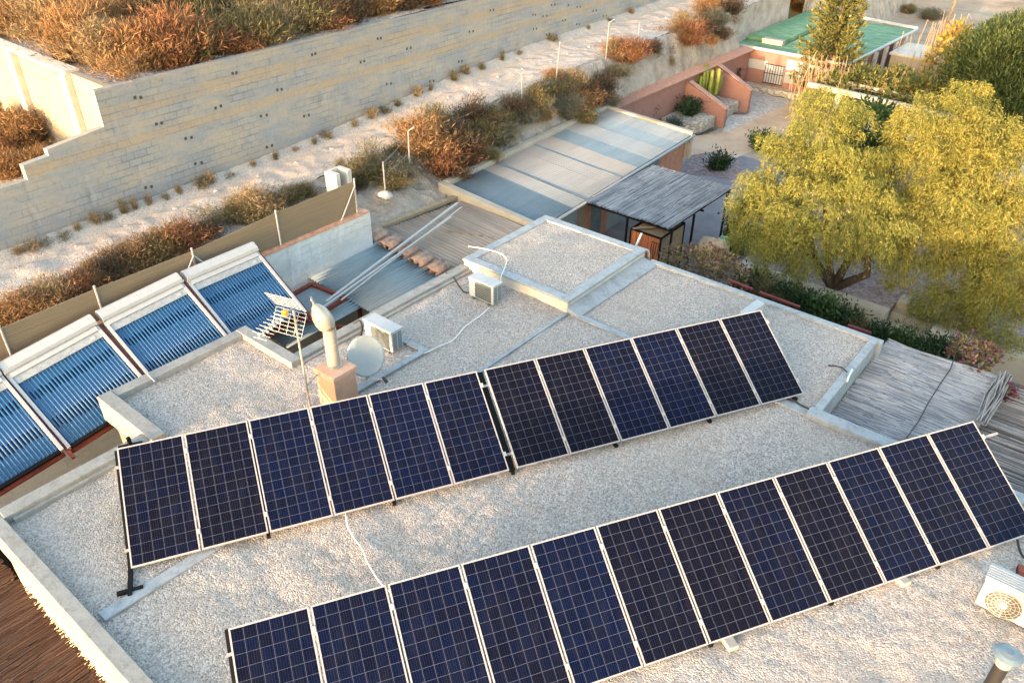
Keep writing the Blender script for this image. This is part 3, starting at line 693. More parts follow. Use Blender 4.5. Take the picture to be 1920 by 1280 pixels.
for k in range(16):
    t = 2*math.pi*k/16+.1; mb.bar(c+V3((.05*math.cos(t),-.012,.05*math.sin(t))), c+V3((.24*math.cos(t),-.012,.24*math.sin(t))), .006, .006, (0,1,0))
for rr in (.10,.15,.20,.24):
    mb.tube([c+V3((rr*math.cos(2*math.pi*k/40),-.012,rr*math.sin(2*math.pi*k/40))) for k in range(41)], .004, 5)
mb.lathe(c+V3((0,-.012,0)), [(.055,-.004),(.055,.006),(.04,.01)], 24, A3); mb.build('fan_guard', M['whitepl'], g)
mb = MB()
for i in range(6): mb.box((.48,10.235+i*.05,.608),(1.37,10.26+i*.05,.624))
mb.build('lid_rib', M['whitepl'], o)
mb = MB(); mb.box((.58,10.205,.515),(.69,10.222,.535)); mb.build('badge', M['flash'], o)
# ---- chimney
ch = empty('chimney', (-10.36, 7.43, 0), 'salmon rendered chimney stack with steel flue and rotating cowl', 'chimney')
mb = MB(); mb.box((-10.63,7.17,-.1),(-10.09,7.70,.72)); mb.build('stack', M['brickpink'], ch, bevel=.012)
mb = MB(); mb.box((-10.655,7.145,.722),(-10.065,7.725,.83)); mb.build('cap', M['brickpink'], ch, bevel=.012)
cx, cy = -10.40, 7.45
M['flue'] = surf('flue_steel', (.30,.275,.235), (.40,.37,.32), 3, .38, metal=.35)
mb = MB(); mb.lathe((cx,cy,.83), [(.155,0),(.155,.02),(.125,.03),(.125,.5),(.132,.505),(.132,.53),(.125,.535),(.125,.84)], 28); mb.build('flue_pipe', M['flue'], ch, smooth=False)
mb = MB(); mb.lathe((cx,cy,1.67), [(.118,0),(.118,.09)], 28); mb.build('soot_ring', surf('sooty_steel', (.10,.075,.05),(.25,.20,.14), 8, .6), ch)
ax_ = (V3((0,0,1))-.38*V3((CR.x,CR.y,0))).normalized(); u_ = ax_.cross(V3((0,0,1))).normalized(); v_ = ax_.cross(u_)
mb = MB(); mb.lathe((cx+.02,cy-.03,1.70), [(.122,0),(.16,.05),(.18,.16),(.175,.27),(.145,.39),(.09,.49),(.025,.55)], 28, (u_,v_,ax_)); cw = mb.build('cowl', M['flue'], ch, smooth=True)
mb = MB(); a0 = V3((cx+.02,cy-.03,1.70)); e = (ax_*1 ).normalized(); f_ = V3((-.8,.6,0)).normalized()
mb.obox(a0+ax_*.50+f_*.02, (.34,.13,.03), (ax_, f_, ax_.cross(f_).normalized())); mb.build('fin', M['flue'], cw, bevel=.02)
# ---- satellite dish
ds = empty('satellite_dish', (-10.2, 8.0, 0), 'white offset satellite dish standing beside the chimney', 'satellite dish')
nd = V3((.83,-.40,.34)).normalized(); ud = V3((0,0,1)).cross(nd).normalized(); vd_ = nd.cross(ud); cdish = at(686,668,.62)
mb = MB(); V = []; F = []; nr, na = 8, 40
for side in (0,1):
    for i in range(nr+1):
        r_ = i/nr
        for k in range(na):
            t = 2*math.pi*k/na; V.append(cdish + ud*(.385*r_*math.cos(t)) + vd_*(.43*r_*math.sin(t)) + nd*(.085*(r_*r_-1) - .012*side))
b2 = (nr+1)*na
for i in range(nr):
    for k in range(na):
        k2 = (k+1) % na; F.append((i*na+k, (i+1)*na+k, (i+1)*na+k2, i*na+k2)); F.append((b2+i*na+k, b2+i*na+k2, b2+(i+1)*na+k2, b2+(i+1)*na+k))
for k in range(na):
    k2 = (k+1) % na; F.append((nr*na+k, b2+nr*na+k, b2+nr*na+k2, nr*na+k2))
mb.add(V, F); mb.build('dish', plain('dish_paint', (.40,.43,.415), .55, 0, .04), ds, smooth=True)
lnb = at(722,712,.42); low = cdish - vd_*.40
mb = MB(); mb.tube([low, low+nd*.1-vd_*.03, lnb], .014, 8); mb.build('feed_arm', M['whitepl'], ds)
mb = MB(); dd = (cdish-lnb).normalized(); mb.tube([lnb-dd*.06, lnb+dd*.02, lnb+dd*.07], [.035,.035,.03], 12); mb.build('receiver', M['cable_b'], ds)
mb = MB(); mb.tube([cdish-nd*.12, V3((cdish.x-.14, cdish.y+.06, .45)), V3((cdish.x-.14, cdish.y+.06, 0))], .022, 8); mb.build('mast', M['steel'], ds)
# ---- aerial
mt_ = at(583,772,0); ae = empty('television_aerial', tuple(mt_), 'tall steel mast with double grid television aerial beside the chimney', 'aerial')
TOPZ = 2.22
mb = MB(); mb.tube([mt_, mt_+V3((-.02,0,TOPZ+.06))], .02, 10); ms_ = mb.build('mast', M['flue'], ae)
for z in (.35,.95,1.5):
    mb = MB(); mb.lathe((mt_.x-.01*z,mt_.y,z), [(.027,0),(.027,.03)], 10); mb.build('mast_clip', M['steel'], ms_)
mb = MB(); mb.tube([mt_+V3((0,0,.62)), V3((-10.55,7.17,.72))], .012, 6); mb.build('wall_bracket', M['steel'], ae)
hd_ = at(547,578,2.16); bd = (at(505,628,2.0)-at(553,590,2.0)); bd.z = 0; bd.normalize(); sdv = V3((-bd.y, bd.x, 0))
apex = hd_ + bd*.02
def gridp(p0, along, up, w_, h_, nm):
    mb = MB(); th = .0055
    for i in range(7): q = p0 + up*(h_*i/6); mb.tube([q-along*w_/2, q+along*w_/2], th, 5)
    for i in range(5): q = p0 + along*(w_*(i/4-.5)); mb.tube([q, q+up*h_], th, 5)
    return mb.build('reflector_grid', M['white'], ae)
gridp(apex+V3((0,0,.03)), sdv, (bd*.55+V3((0,0,.84))).normalized(), .66, .42, 'u'); gridp(apex-V3((0,0,.03)), sdv, (bd*.55-V3((0,0,.84))).normalized(), .66, .44, 'l')
mb = MB(); mb.bar(hd_-bd*.05, hd_+bd*.95+V3((0,0,-.05)), .02, .02); bo = mb.build('boom', M['white'], ae)
mb = MB()
for i in range(7):
    q = hd_+bd*(.32+.1*i)+V3((0,0,-.02-.004*i)); mb.tube([q-sdv*.14+V3((0,0,.06)), q+sdv*.14+V3((0,0,.06))], .006, 5); mb.tube([q-sdv*.14-V3((0,0,.06)), q+sdv*.14-V3((0,0,.06))], .006, 5); mb.tube([q-V3((0,0,.06)), q+V3((0,0,.06))], .006, 5)
mb.build('director', M['white'], ae)
mb = MB(); q = hd_+bd*.2; mb.obox(q, (.08,.10,.12), (bd,sdv,V3((0,0,1)))); mb.build('dipole_box', plain('orange_plastic', (.75,.36,.03), .5), ae, bevel=.01)
# ---- vent pipe, bricks, white box, cables
vp = empty('vent_pipe', (.99,8.74,0), 'black vent pipe with blue grey metal cap at the lower right corner', 'vent pipe')
mb = MB(); mb.lathe((.99,8.74,-.05), [(.085,0),(.085,.76)], 24); mb.build('pipe', M['cable_b'], vp, smooth=False)
mb = MB(); mb.lathe((.99,8.74,.711), [(.095,0),(.095,.15)], 24); mb.build('collar', M['flue'], vp)
mb = MB(); mb.lathe((.99,8.74,.90), [(.17,0),(.172,.012),(.12,.05),(.05,.075)], 28); mb.build('cap', plain('blue_grey_metal', (.13,.18,.215), .45, .3), vp, smooth=False)
mb = MB(); mb.lathe((.99,8.74,.862), [(.03,0),(.03,.04)], 10); mb.build('stem', M['steel'], vp)
pb = at(1909,1072,.05); br = empty('hollow_brick', (pb.x+.1,pb.y+.04,0), 'red hollow brick lying on the gravel behind the air conditioner', 'brick', rot=(0,0,R(14)))
mb = MB(); mb.box((-.12,-.07,0),(.16,.1,.115)); b_ = mb.build('brick', M['terracotta']); b_.parent = br
b_.data.materials[0] = surf('red_clay', (.20,.05,.035),(.28,.08,.05),6,.85)
mb = MB()
for i in range(3):
    for j in range(2): mb.box((-.123,-.055+i*.052,.018+j*.05),(-.119,-.02+i*.052,.052+j*.05))
mb.obox((0,0,0),(.001,.001,.001),(V3((1,0,0)),V3((0,1,0)),V3((0,0,1)))); b_ = mb.build('hole', M['dark']); b_.parent = br
wb = [at(1387,584,.30), at(1420,560,.30), at(1434,569,.30), at(1400,593,.30)]
bx = empty('white_box', (wb[0].x,wb[0].y,0), 'white sheet metal box behind the right end of the back panel row', 'box')
mb = MB(); mb.slab(wb[::-1], .27); mb.build('casing', M['whitepl'], bx, bevel=.01)
def cable(px, z, r_, mat, label, hz=None):
    P = [at(x, y, zz if not isinstance(z,(int,float)) else z) for (x, y), zz in zip(px, z if not isinstance(z,(int,float)) else [z]*len(px))]
    Q = []
    for i in range(len(P)-1):
        p0 = P[max(0,i-1)]; p1 = P[i]; p2 = P[i+1]; p3 = P[min(len(P)-1,i+2)]
        for k in range(6):
            t = k/6; Q.append(.5*((2*p1)+(p2-p0)*t+(2*p0-5*p1+4*p2-p3)*t*t+(3*p1-p0-3*p2+p3)*t**3))
    Q.append(P[-1]); mb = MB(); mb.tube(Q, r_, 7); return tag(mb.build('cable', mat, smooth=True), label, 'cable')
cable([(878,462),(905,466),(935,474),(950,486),(945,505),(939,520),(938,545)], [.33,.33,.33,.33,.34,.36,.3], .014, M['cable_w'], 'white cable looping over the raised roof down to the air conditioner')
cable([(918,576),(900,592),(872,612),(850,637),(825,648),(795,662),(760,668)], .05, .014, M['cable_w'], 'white cable curving over the gravel between the two air conditioners')
cable([(836,512),(850,520),(862,538),(872,548),(888,547)], [.12,.06,.05,.06,.15], .02, M['cable_b'], 'black hose from the yard side to the air conditioner by the raised roof')
cable([(664,606),(674,601),(679,612),(677,628),(671,634)], [.2,.28,.2,.08,.05], .022, M['cable_b'], 'black hose over the parapet behind the satellite dish')
cable([(648,962),(652,985),(664,1008),(680,1030),(690,1055),(712,1090),(735,1112)], .05, .013, M['cable_w'], 'white cable winding from the back panel row to the front row')
cable([(1553,685),(1568,686),(1580,690),(1588,697)], [.05,.07,.12,.16], .015, M['cable_b'], 'short black cable on the gravel reaching the parapet by the reed roof')
cable([(1588,716),(1592,705),(1598,692)], [.16,.2,.16], .02, M['cable_w'], 'short white pipe end on the parapet by the reed roof')
cable([(1475,746),(1490,751),(1500,758),(1516,766)], [.1,.08,.06,.1], .018, M['cable_b'], 'black cable from the back panel row to the parapet corner')
cable([(1908,1012),(1911,1028),(1918,1042),(1930,1050)], .06, .02, M['cable_b'], 'black cable under the right end of the front panel row')
cable([(276,700),(281,706),(290,715)], [.16,.17,.1], .01, M['cable_w'], 'thin pale cable over the parapet of the roof recess')
# ================================================================ reed roofs
def canemat(nm, cols): return leafmat(nm, cols, .8, 0)
def canes(name, x0, x1, y0, y1, z, along, pitch, rad, mat, parent, seg=1.6, wob=.012, zf=None):
    V = []; Q = []
    lo, hi = (y0, y1) if along == 'x' else (x0, x1); a0, a1 = (x0, x1) if along == 'x' else (y0, y1)
    n = int((hi-lo)/pitch)
    for layer in range(2):
        for i in range(n):
            c0 = lo + (i+.5*layer)*pitch + random.uniform(-1,1)*pitch*.5
            s = a0 - random.uniform(0, seg*.15)
            while s < a1:
                e = min(s + seg*random.uniform(.6,1.4), a1 + random.uniform(-.03,.08))
                d0, d1 = c0+random.uniform(-wob,wob)*2, c0+random.uniform(-wob,wob)*2; r_ = rad*random.uniform(.5,1.3)
                for (s_, d_) in ((s,d0),(e,d1)):
                    zz = z + (zf(s_, d_) if zf else 0) + layer*rad*.9 + random.uniform(-.5,.5)*rad*1.6
                    for (o1, o2) in ((0,r_),(r_,0),(0,-r_),(-r_,0)):
                        V.append((s_, d_+o1, zz+o2) if along == 'x' else (d_+o1, s_, zz+o2))
                b = len(V)-8
                for k in range(4): k2 = (k+1) % 4; Q.append((b+k, b+k2, b+4+k2, b+4+k))
                s = e
    return np_mesh(name, V, Q, mat, parent)
M['caneg'] = canemat('grey_canes', [(.17,.175,.185),(.29,.29,.30),(.38,.375,.37),(.48,.465,.445),(.35,.35,.35)])
M['caned'] = canemat('dark_canes', [(.09,.08,.075),(.19,.175,.16),(.28,.255,.235),(.36,.33,.30),(.22,.205,.19)])
M['canep'] = canemat('pergola_canes', [(.14,.16,.18),(.22,.24,.26),(.30,.31,.325),(.38,.38,.385)])
M['caneb'] = canemat('brown_canes', [(.075,.035,.02),(.115,.058,.034),(.155,.085,.052),(.11,.068,.046)])  # browns darkened to put the shade over this roof into the colour
rr_ = empty('grey_reed_roof', (-1.7, 15.2, -3.2), 'grey weathered reed mat roof beside the parapet, with a seam across it', 'reed roof')
canes('reed_mat', -2.85, -.55, 13.15, 17.4, -.38, 'x', .017, .012, M['caneg'], rr_, .55, .016, lambda s_, d_: .05*math.sin(s_*2.0)*math.sin(d_*1.3))
mb = MB(); mb.box((-2.8,13.16,-.45),(-.56,17.35,-.42)); mb.build('underlay', M['wood'], rr_)
mb = MB(); mb.tube([at(1632,598+124,-.30), at(1600,742,-.30)], .01, 5)
cbl = [at(1790,668,-.30)+V3((0,0,.01)), at(1783,690,-.31), at(1768,712,-.31), at(1742,752,-.31), at(1722,790,-.31), at(1700,820,-.31)]
mb = MB(); mb.tube(cbl, .012, 6); mb.build('seam_wire', M['cable_b'], rr_)
rbn = empty('reed_bundle', (-.6,16.3,-.3), 'rolled bundle of grey canes where the two reed roofs meet', 'reed bundle')
V = []; mb = MB()
pa, pb2 = at(1885,703,-.18), at(1838,792,-.18)
for i in range(44):
    j = V3((random.uniform(-.13,.13), 0, random.uniform(-.05,.06))); k = V3((random.uniform(-.1,.1), random.uniform(-.08,.08), random.uniform(-.03,.05)))
    mb.tube([pa+j+V3((0,random.uniform(-.1,.1),0)), (pa+pb2)/2+j*.7+k, pb2+j*.8], .011, 5)
mb.build('canes', M['caned'], rbn)
r2_ = empty('dark_reed_roof', (2, 15.2, -3.2), 'darker brown grey reed roof at the right edge behind the front panel row', 'reed roof')
canes('reed_mat', -.75, 7.5, 13.2, 17.6, -.50, 'x', .034, .024, M['caned'], r2_, 2.4, .03)
mb = MB(); mb.box((-.7,13.2,-.62),(7.5,17.5,-.58)); mb.build('underlay', M['dark'], r2_)
r3_ = empty('brown_reed_roof', (-9, 0, -3.2), 'brown reed roof in the lower left corner below the parapet', 'reed roof')
canes('reed_mat', -12.6, -4, -2.6, 1.5, -.42, 'y', .016, .011, M['caneb'], r3_, .9, .012)
mb = MB(); mb.box((-12.6,-2.6,-.52),(-4,1.5,-.47)); mb.build('underlay', M['wood'], r3_)
for rt_, xs, ys in ((rr_, (-2.7,-.9), (17.2,)), (r2_, (1.5,6.5), (17.4,)), (r3_, (-12.3,-4.3), (-2.4,))):
    for x in xs:
        for y in ys:
            mb = MB(); mb.bar((x,y,-3.2),(x,y,-.55),.09,.09); mb.build('post', M['wood'], rt_)
# ================================================================ the shed and the garden structures
GZ = -3.2
M['s_blue'] = corrugated('blue_grey_sheet', (.085,.135,.17), (.135,.185,.22), 'x', 1, rough=.6)
M['s_cream'] = corrugated('cream_sheet', (.31,.28,.25), (.40,.37,.335), 'x', 1, rough=.75)
M['s_light'] = corrugated('pale_blue_sheet', (.18,.25,.29), (.27,.335,.365), 'x', 1, rough=.7)
M['s_mid'] = corrugated('mid_blue_sheet', (.15,.22,.265), (.22,.285,.32), 'x', 1, rough=.7)
M['s_dust'] = corrugated('dusty_sheet', (.24,.28,.295), (.335,.35,.35), 'x', 1, rough=.7)
sh = empty('garden_shed', (-15.8, 23.5, GZ), 'long low shed with corrugated roof in blue grey and cream sheets', 'shed')
N1, F1, F0, N0 = V3((-13.70,18.25,-1.22)), V3((-14.35,29.1,-1.22)), V3((-18.1,28.5,-.78)), V3((-17.3,17.9,-.70))
seq = ['s_blue','s_blue','s_cream','s_cream','s_cream','s_cream','s_mid','s_dust','s_light','s_dust']
wid = [.085,.085,.12,.10,.11,.085,.10,.115,.10,.10]; acc = 0
for k, (mname, wd_) in enumerate(zip(seq, wid)):
    f0, f1 = acc/sum(wid), (acc+wd_)/sum(wid); acc += wd_
    z_ = V3((0,0,.008*(k % 2)))
    A = N1.lerp(F1, f0)+z_; B = N1.lerp(F1, min(1, f1+.006))+z_; Cc = N0.lerp(F0, f0)+z_
    corr('roof_sheet', A, B, Cc, 9, .022, M[mname], sh)
    p1 = Cc
for f0 in (.475,.255):
    mb = MB(); A = N1.lerp(F1, f0); B = N0.lerp(F0, f0); mb.bar(A+V3((0,0,.03)), B+V3((0,0,.03)), .10, .02); mb.build('roof_lap', M['s_blue'], sh)
# parapets
def para(name, P, Q, wd_, zlo, zup, mat, par_):
    P, Q = V3(P), V3(Q); d = (Q-P); d.z = 0; d.normalize(); s_ = V3((-d.y, d.x, 0))*wd_
    mb = MB(); lo = lambda v: (v.x, v.y, v.z+zlo)
    up = lambda v: (v.x, v.y, v.z+zup)
    a_, b_, c_, d_ = P, Q, Q+s_, P+s_
    mb.add([lo(a_),lo(b_),lo(c_),lo(d_),up(a_),up(b_),up(c_),up(d_)], [(0,3,2,1),(4,5,6,7),(0,1,5,4),(1,2,6,5),(2,3,7,6),(3,0,4,7)])
    return mb.build(name, mat, par_, bevel=.015)
M['shedwall'] = surf('shed_render', (.32,.28,.215), (.39,.345,.27), 1.6, .9, .005, 50)
para('parapet', N1+V3((.02,-.25,0)), N0+V3((-.25,-.25,0)), -.27, -1.2, .14, M['shedwall'], sh)
para('parapet', N0+V3((-.27,.03,0)), F0+V3((-.27,.25,0)), -.27, -.5, .15, M['shedwall'], sh)
para('parapet', F0+V3((-.2,0,0)), F1+V3((.05,.02,0)), .22, -1.0, .13, M['shedwall'], sh)
# wall under the eave
def wseg(f0, f1, mat, nm='wall', off=0.0):
    P = N1.lerp(F1, f0); Q = N1.lerp(F1, f1); mb = MB()
    mb.prism([(P.x-.35+off, P.y), (P.x-.2+off, P.y), (Q.x-.2+off, Q.y), (Q.x-.35+off, Q.y)], GZ, -1.33); return mb.build(nm, mat, sh)
M['greyrender'] = surf('grey_render', (.20,.22,.23), (.28,.30,.31), 1.5, .9)
M['door'] = surf('blue_grey_paint', (.10,.13,.15), (.15,.18,.20), 2, .6)
M['redbrick'] = surf('orange_brick', (.34,.15,.09), (.44,.22,.14), 4, .9, .01, 30)
wseg(0, .235, M['greyrender']); wseg(.235, .27, M['wood'], 'pillar', .06); wseg(.27, .32, M['redbrick']); wseg(.32, .39, M['door'], 'door'); wseg(.39, .43, M['redbrick']); wseg(.43, .66, M['greyrender']); wseg(.66, .71, M['redbrick']); wseg(.71, .79, M['door'], 'door'); wseg(.79, 1.0, M['redbrick'])
mb = MB(); mb.tube([N1+V3((.06,-.1,-.05)), F1+V3((.06,.2,-.05))], .06, 10); mb.build('gutter', M['steel'], sh, smooth=True)
# ---- black post pergola with reed roof
pg = empty('reed_pergola', (-12.1, 23.2, GZ), 'flat reed shade roof on thin black posts in front of the shed', 'pergola')
canes('reed_mat', -13.75, -10.5, 20.95, 25.15, -1.2, 'y', .022, .013, M['canep'], pg, 1.5, .012)
mb = MB()
for x in (-13.6,-12.6,-11.6,-10.6): mb.bar((x,20.9,-1.27),(x,25.1,-1.27),.05,.06)
for y in (20.95,23,25.05): mb.bar((-13.75,y,-1.33),(-10.5,y,-1.33),.05,.06)
mb.build('frame', M['black'], pg)
for x, y in ((-10.62,21.15),(-10.62,22.6),(-10.62,25.0),(-12.2,21.0)):
    mb = MB(); mb.bar((x,y,GZ),(x,y,-1.36),.06,.06); mb.build('post', M['black'], pg)
# ---- orange wood store
ob = empty('firewood_store', (-11.3, 21.5, GZ), 'orange boarded wood store with black edges and planks on top under the pergola', 'wood store')
M['orangewood'] = surf('orange_boards', (.30,.085,.03), (.42,.14,.05), 2.5, .7, .004, 30, (6,1,.6))
x0, x1, y0, y1, zt_ = -11.9, -10.78, 20.78, 22.3, -1.62
for k in range(5):
    w_ = (x1-x0)/5; mb = MB(); mb.box((x0+k*w_+.006,y0,GZ+.05),(x0+(k+1)*w_-.006,y0+.03,zt_)); mb.build('board', M['orangewood'], ob)
mb = MB(); mb.box((x0,y0+.04,GZ+.05),(x1,y1,zt_-.03)); mb.build('side', M['wood'], ob)
mb = MB()
for (a_, b_) in (((x0,y0),(x1,y0)),((x1,y0),(x1,y1)),((x1,y1),(x0,y1)),((x0,y1),(x0,y0))): mb.bar((*a_,zt_+.01),(*b_,zt_+.01),.05,.05)
for a_ in ((x0,y0),(x1,y0),(x1,y1)): mb.bar((*a_,GZ),(*a_,zt_),.05,.05)
mb.build('edge_frame', M['black'], ob)
mb = MB()
for k in range(7):
    a_ = random.uniform(-.5,.5); c_ = V3((random.uniform(x0+.25,x1-.25), random.uniform(y0+.35,y1-.35), zt_+.05+.012*k)); d_ = V3((math.cos(1.2+a_), math.sin(1.2+a_), 0))
    mb.bar(c_-d_*.5, c_+d_*.5, .10, .025)
mb.build('plank', M['wood'], ob)
# ---- ladder, fork, big bag
ld = empty('ladder', (-9.4, 17.2, GZ), 'white metal ladder leaning on the back edge of the raised roof', 'ladder')
for pp in ((1192,462),(1216,470)):
    A = aty(*pp, 16.62); B = V3((A.x, 17.5, GZ)); mb = MB(); mb.bar(B, A, .05, .03); mb.build('rail', M['white'], ld)
mb = MB(); A, B = aty(1192,462,16.62), aty(1216,470,16.62); mb.bar(A, B, .045, .045); mb.bar(A, aty(1203,438,17.0), .05, .05)
for k in range(1,8):
    f_ = k/8.5; mb.bar(A.lerp(V3((A.x,17.5,GZ)), f_), B.lerp(V3((B.x,17.5,GZ)), f_), .03, .03)
mb.build('rung', M['white'], ld)
fk = empty('garden_fork', (-10.0, 19.6, GZ), 'dark iron fork leaning against the orange wood store', 'garden fork')
mb = MB(); b0 = aty(1229,455,20.1)
for k in range(4):
    q = b0+V3((.08*(k-1.5),0,0)); mb.tube([q, q+V3((0,-.05,-.4))], .012, 5)
mb.tube([b0-V3((.12,0,0)), b0+V3((.12,0,0))], .012, 5); mb.tube([b0+V3((0,-.05,-.4)), V3((b0.x,b0.y-.2,GZ))], .015, 6); mb.build('fork', M['black'], fk)
def lump(name, c, size, mat, parent=None, seed=0, amp=.15, sub=3):
    import bmesh
    bm = bmesh.new(); bmesh.ops.create_icosphere(bm, subdivisions=sub, radius=1)
    rs = random.Random(seed); ph = [rs.uniform(0,6) for _ in range(9)]
    for v in bm.verts:
        p = v.co; k = 1 + amp*(math.sin(p.x*3+ph[0])*math.sin(p.y*3+ph[1])+math.sin(p.z*4+ph[2])*.7+.5*math.sin(p.x*7+ph[3])*math.sin(p.z*6+ph[4]))
        q = V3((max(-.75,min(.75,p.x)), max(-.75,min(.75,p.y)), max(-.8,min(.8,p.z))))/.75 if amp < 0 else p
        v.co = V3((q.x*size[0]*k, q.y*size[1]*k, q.z*size[2]*k))
    mb = MB(); mb.add([tuple(V3(c)+v.co) for v in bm.verts], [tuple(v.index for v in f.verts) for f in bm.faces]); bm.free()
    return mb.build(name, mat, parent, smooth=amp < .12)
M['sackcloth'] = surf('beige_canvas', (.40,.30,.19), (.52,.41,.28), 3, .9, .02, 14)
bg_ = empty('builders_bag', (-10.3, 23.2, GZ), 'beige builders bag of rubble standing by the pergola posts', 'bag')
c_ = at(1336,470,-2.6); mb = MB()
mb.obox(V3((c_.x,c_.y,-2.72)), (1.0,.85,.9), (V3((.97,.2,0)),V3((-.2,.97,0)),V3((0,0,1)))); mb.build('bag', M['sackcloth'], bg_, bevel=.12)
for k in range(5):
    lump('rubble', (c_.x+random.uniform(-.32,.32), c_.y+random.uniform(-.28,.28), -2.24), (.22,.2,.14), M['sackcloth'], bg_, k, .16, 2)
mb = MB(); q = V3((c_.x+.3,c_.y+.25,-2.12)); mb.obox(q, (.4,.2,.06), (V3((.9,.4,0)),V3((-.4,.9,0)),V3((0,0,1)))); mb.build('lid', plain('green_plastic', (.03,.25,.13), .5), bg_, bevel=.02)
# ---- red edging and terrace with steps
re_ = empty('red_edging', (-6, 17.3, -1.2), 'low red edging board along the flower bed behind the house', 'edging')
redm = surf('red_paint', (.07,.010,.013),(.13,.018,.022),5,.6)
for (pa__, pb__) in (((1366,522),(1412,540)),((1424,545),(1500,573)),((1590,607),(1634,622))):
    mb = MB(); mb.bar(aty(*pa__,16.95)-V3((0,0,.04)),aty(*pb__,16.95)-V3((0,0,.04)),.07,.06); mb.build('board', redm, re_, bevel=.01)
bd_ = MB(); bd_.box((-8.5,16.6,GZ),(-2.95,17.6,-.95)); bd_.build('bed', M['bark'], re_)
te = empty('terrace_wall', (-2, 22.3, GZ), 'cream garden terrace wall with built in steps below the yellow trees', 'wall')
M['terrace'] = surf('terrace_render', (.33,.29,.22), (.42,.375,.29), 1.5, .9, .005, 40)
ZT = -2.35
for (xa, xb) in ((-8.7,-4.0),(-2.75,16)):
    mb = MB(); mb.box((xa,22.15,GZ),(xb,22.55,ZT)); mb.build('wall', M['terrace'], te, bevel=.02)
for k in range(4):
    mb = MB(); mb.box((-3.99,22.15+.32*k,GZ),(-2.76,22.15+.32*(k+1)+(.3 if k == 3 else 0),GZ+.21*(k+1))); mb.build('step', M['terrace'], te, bevel=.015)
mb = MB(); mb.box((-8.7,22.56,GZ),(-4.0,34,ZT-.03)); mb.box((-3.99,23.8,GZ),(-2.76,34,ZT-.03)); mb.box((-2.75,22.56,GZ),(16,34,ZT-.03)); struct(mb.build('terrace_ground', M['purplegravel']))
# ---- pink garden wall with tile coping and sloping side walls
pw = empty('pink_garden_wall', (-18.6, 36, GZ), 'long salmon pink garden wall with tiled top below the rocky bank', 'wall')
mb = MB(); mb.box((-18.85,28.9,GZ),(-18.62,43.6,-1.12)); mb.build('wall', M['pink'], pw)
mb = MB(); mb.slab([(-18.98,28.8,-1.00),(-18.42,28.8,-1.11),(-18.42,43.6,-1.07),(-18.98,43.6,-.96)], .05); cp = mb.build('coping', M['pinktile'], pw)
mb = MB()
for k in range(74):
    y = 28.9+.199*k; mb.add([(-18.99,y,-.985+.002*k*.2),(-18.40,y,-1.10),(-18.40,y+.10,-1.10),(-18.99,y+.10,-.985),(-18.99,y+.05,-.935),(-18.40,y+.05,-1.055)], [(0,1,5,4),(1,2,5),(2,3,4,5),(3,0,4)])
mb.build('tile_rib', M['pinktile'], cp)
for (y, xe, zt0, zt1, lb) in ((36.4,-16.30,-1.35,-2.3,'salmon pink sloping side wall with curved planter beside it, nearer the shed'), (39.4,-16.45,-1.12,-2.08,'salmon pink sloping side wall behind the cactus, nearer the house')):
    o = empty('sloping_wall', (-17.5, y, GZ), lb, 'wall', 'sloping pink side walls'); mb = MB()
    V = [(-18.6,yy,z) for yy in (y,y+.28) for z in (GZ,)]
    P = [(-18.61,GZ),(xe,GZ),(xe,zt1),(-18.61,zt0)]
    mb.add([(x,y,z) for x,z in P]+[(x,y+.28,z) for x,z in P], [(0,1,2,3),(7,6,5,4),(0,4,5,1),(1,5,6,2),(2,6,7,3),(3,7,4,0)]); mb.build('wall', M['pink'], o, bevel=.02)
    mb = MB(); mb.slab([(xe+.03,y-.02,zt1+.06),(xe+.03,y+.31,zt1+.06),(-18.41,y+.31,zt0+.04),(-18.41,y-.02,zt0+.04)], .05); mb.build('coping', M['pinktile'], o)
M['rubble'] = stone_mat('rubble_stone', 4.5, (.36,.31,.25), (.52,.47,.39), (.28,.24,.18))
M['rubble2'] = stone_mat('garden_stone', 3.0, (.42,.37,.29), (.58,.53,.43), (.33,.28,.17))
for (y, x0, lb) in ((34.2,-17.4,'rubble stone planter below the first pink side wall'), (37.7,-16.9,'small rubble stone planter between the two pink side walls')):
    o = empty('stone_planter', (x0, y+1, GZ), lb, 'planter', 'rubble stone planters'); mb = MB()
    pts = [(-18.6,y)] + [(x0+.9*math.sin(t)-.2, y+1.1-1.1*math.cos(t)) for t in [0,.4,.8,1.2,1.57]] + [(x0+.7,y+2.1),(-18.6,y+2.1)]
    if y > 37: pts = [(-18.6,y),(x0-.3,y),(x0,y+.5),(x0,y+1.65),(-18.6,y+1.65)]
    mb.prism(pts, GZ, -2.62); mb.build('stones', M['rubble'], o, bevel=.05)
# ---- pink house with green roof
ph = empty('pink_house', (-17, 49, GZ), 'salmon pink house with green flat roof and white patches on its wall', 'house')
mb = MB(); mb.box((-19.6,43.8,GZ-.1),(-13.5,54.3,-1.06)); mb.build('wall', M['pink'], ph)
M['green'] = surf('green_roof_paint', (.055,.16,.08), (.11,.235,.125), 1.6, .8, .01, 8, (1,3,1), c3=(.27,.36,.19))  # paler yellow-green noise puts sunlit patches into the roof colour
mb = MB(); mb.slab([(-19.68,43.68,-.98),(-13.3,43.68,-1.02),(-13.0,54.6,-1.02),(-17.6,54.6,-.98),(-17.4,45.3,-.98),(-19.68,45.0,-.98)], .10); mb.build('roof', M['green'], ph)
mb = MB(); mb.slab([(-19.66,45.2,-.80),(-17.5,45.5,-.80),(-17.7,55,-.74),(-19.7,55,-.74)], .22); mb.build('upper_roof', M['green'], ph)
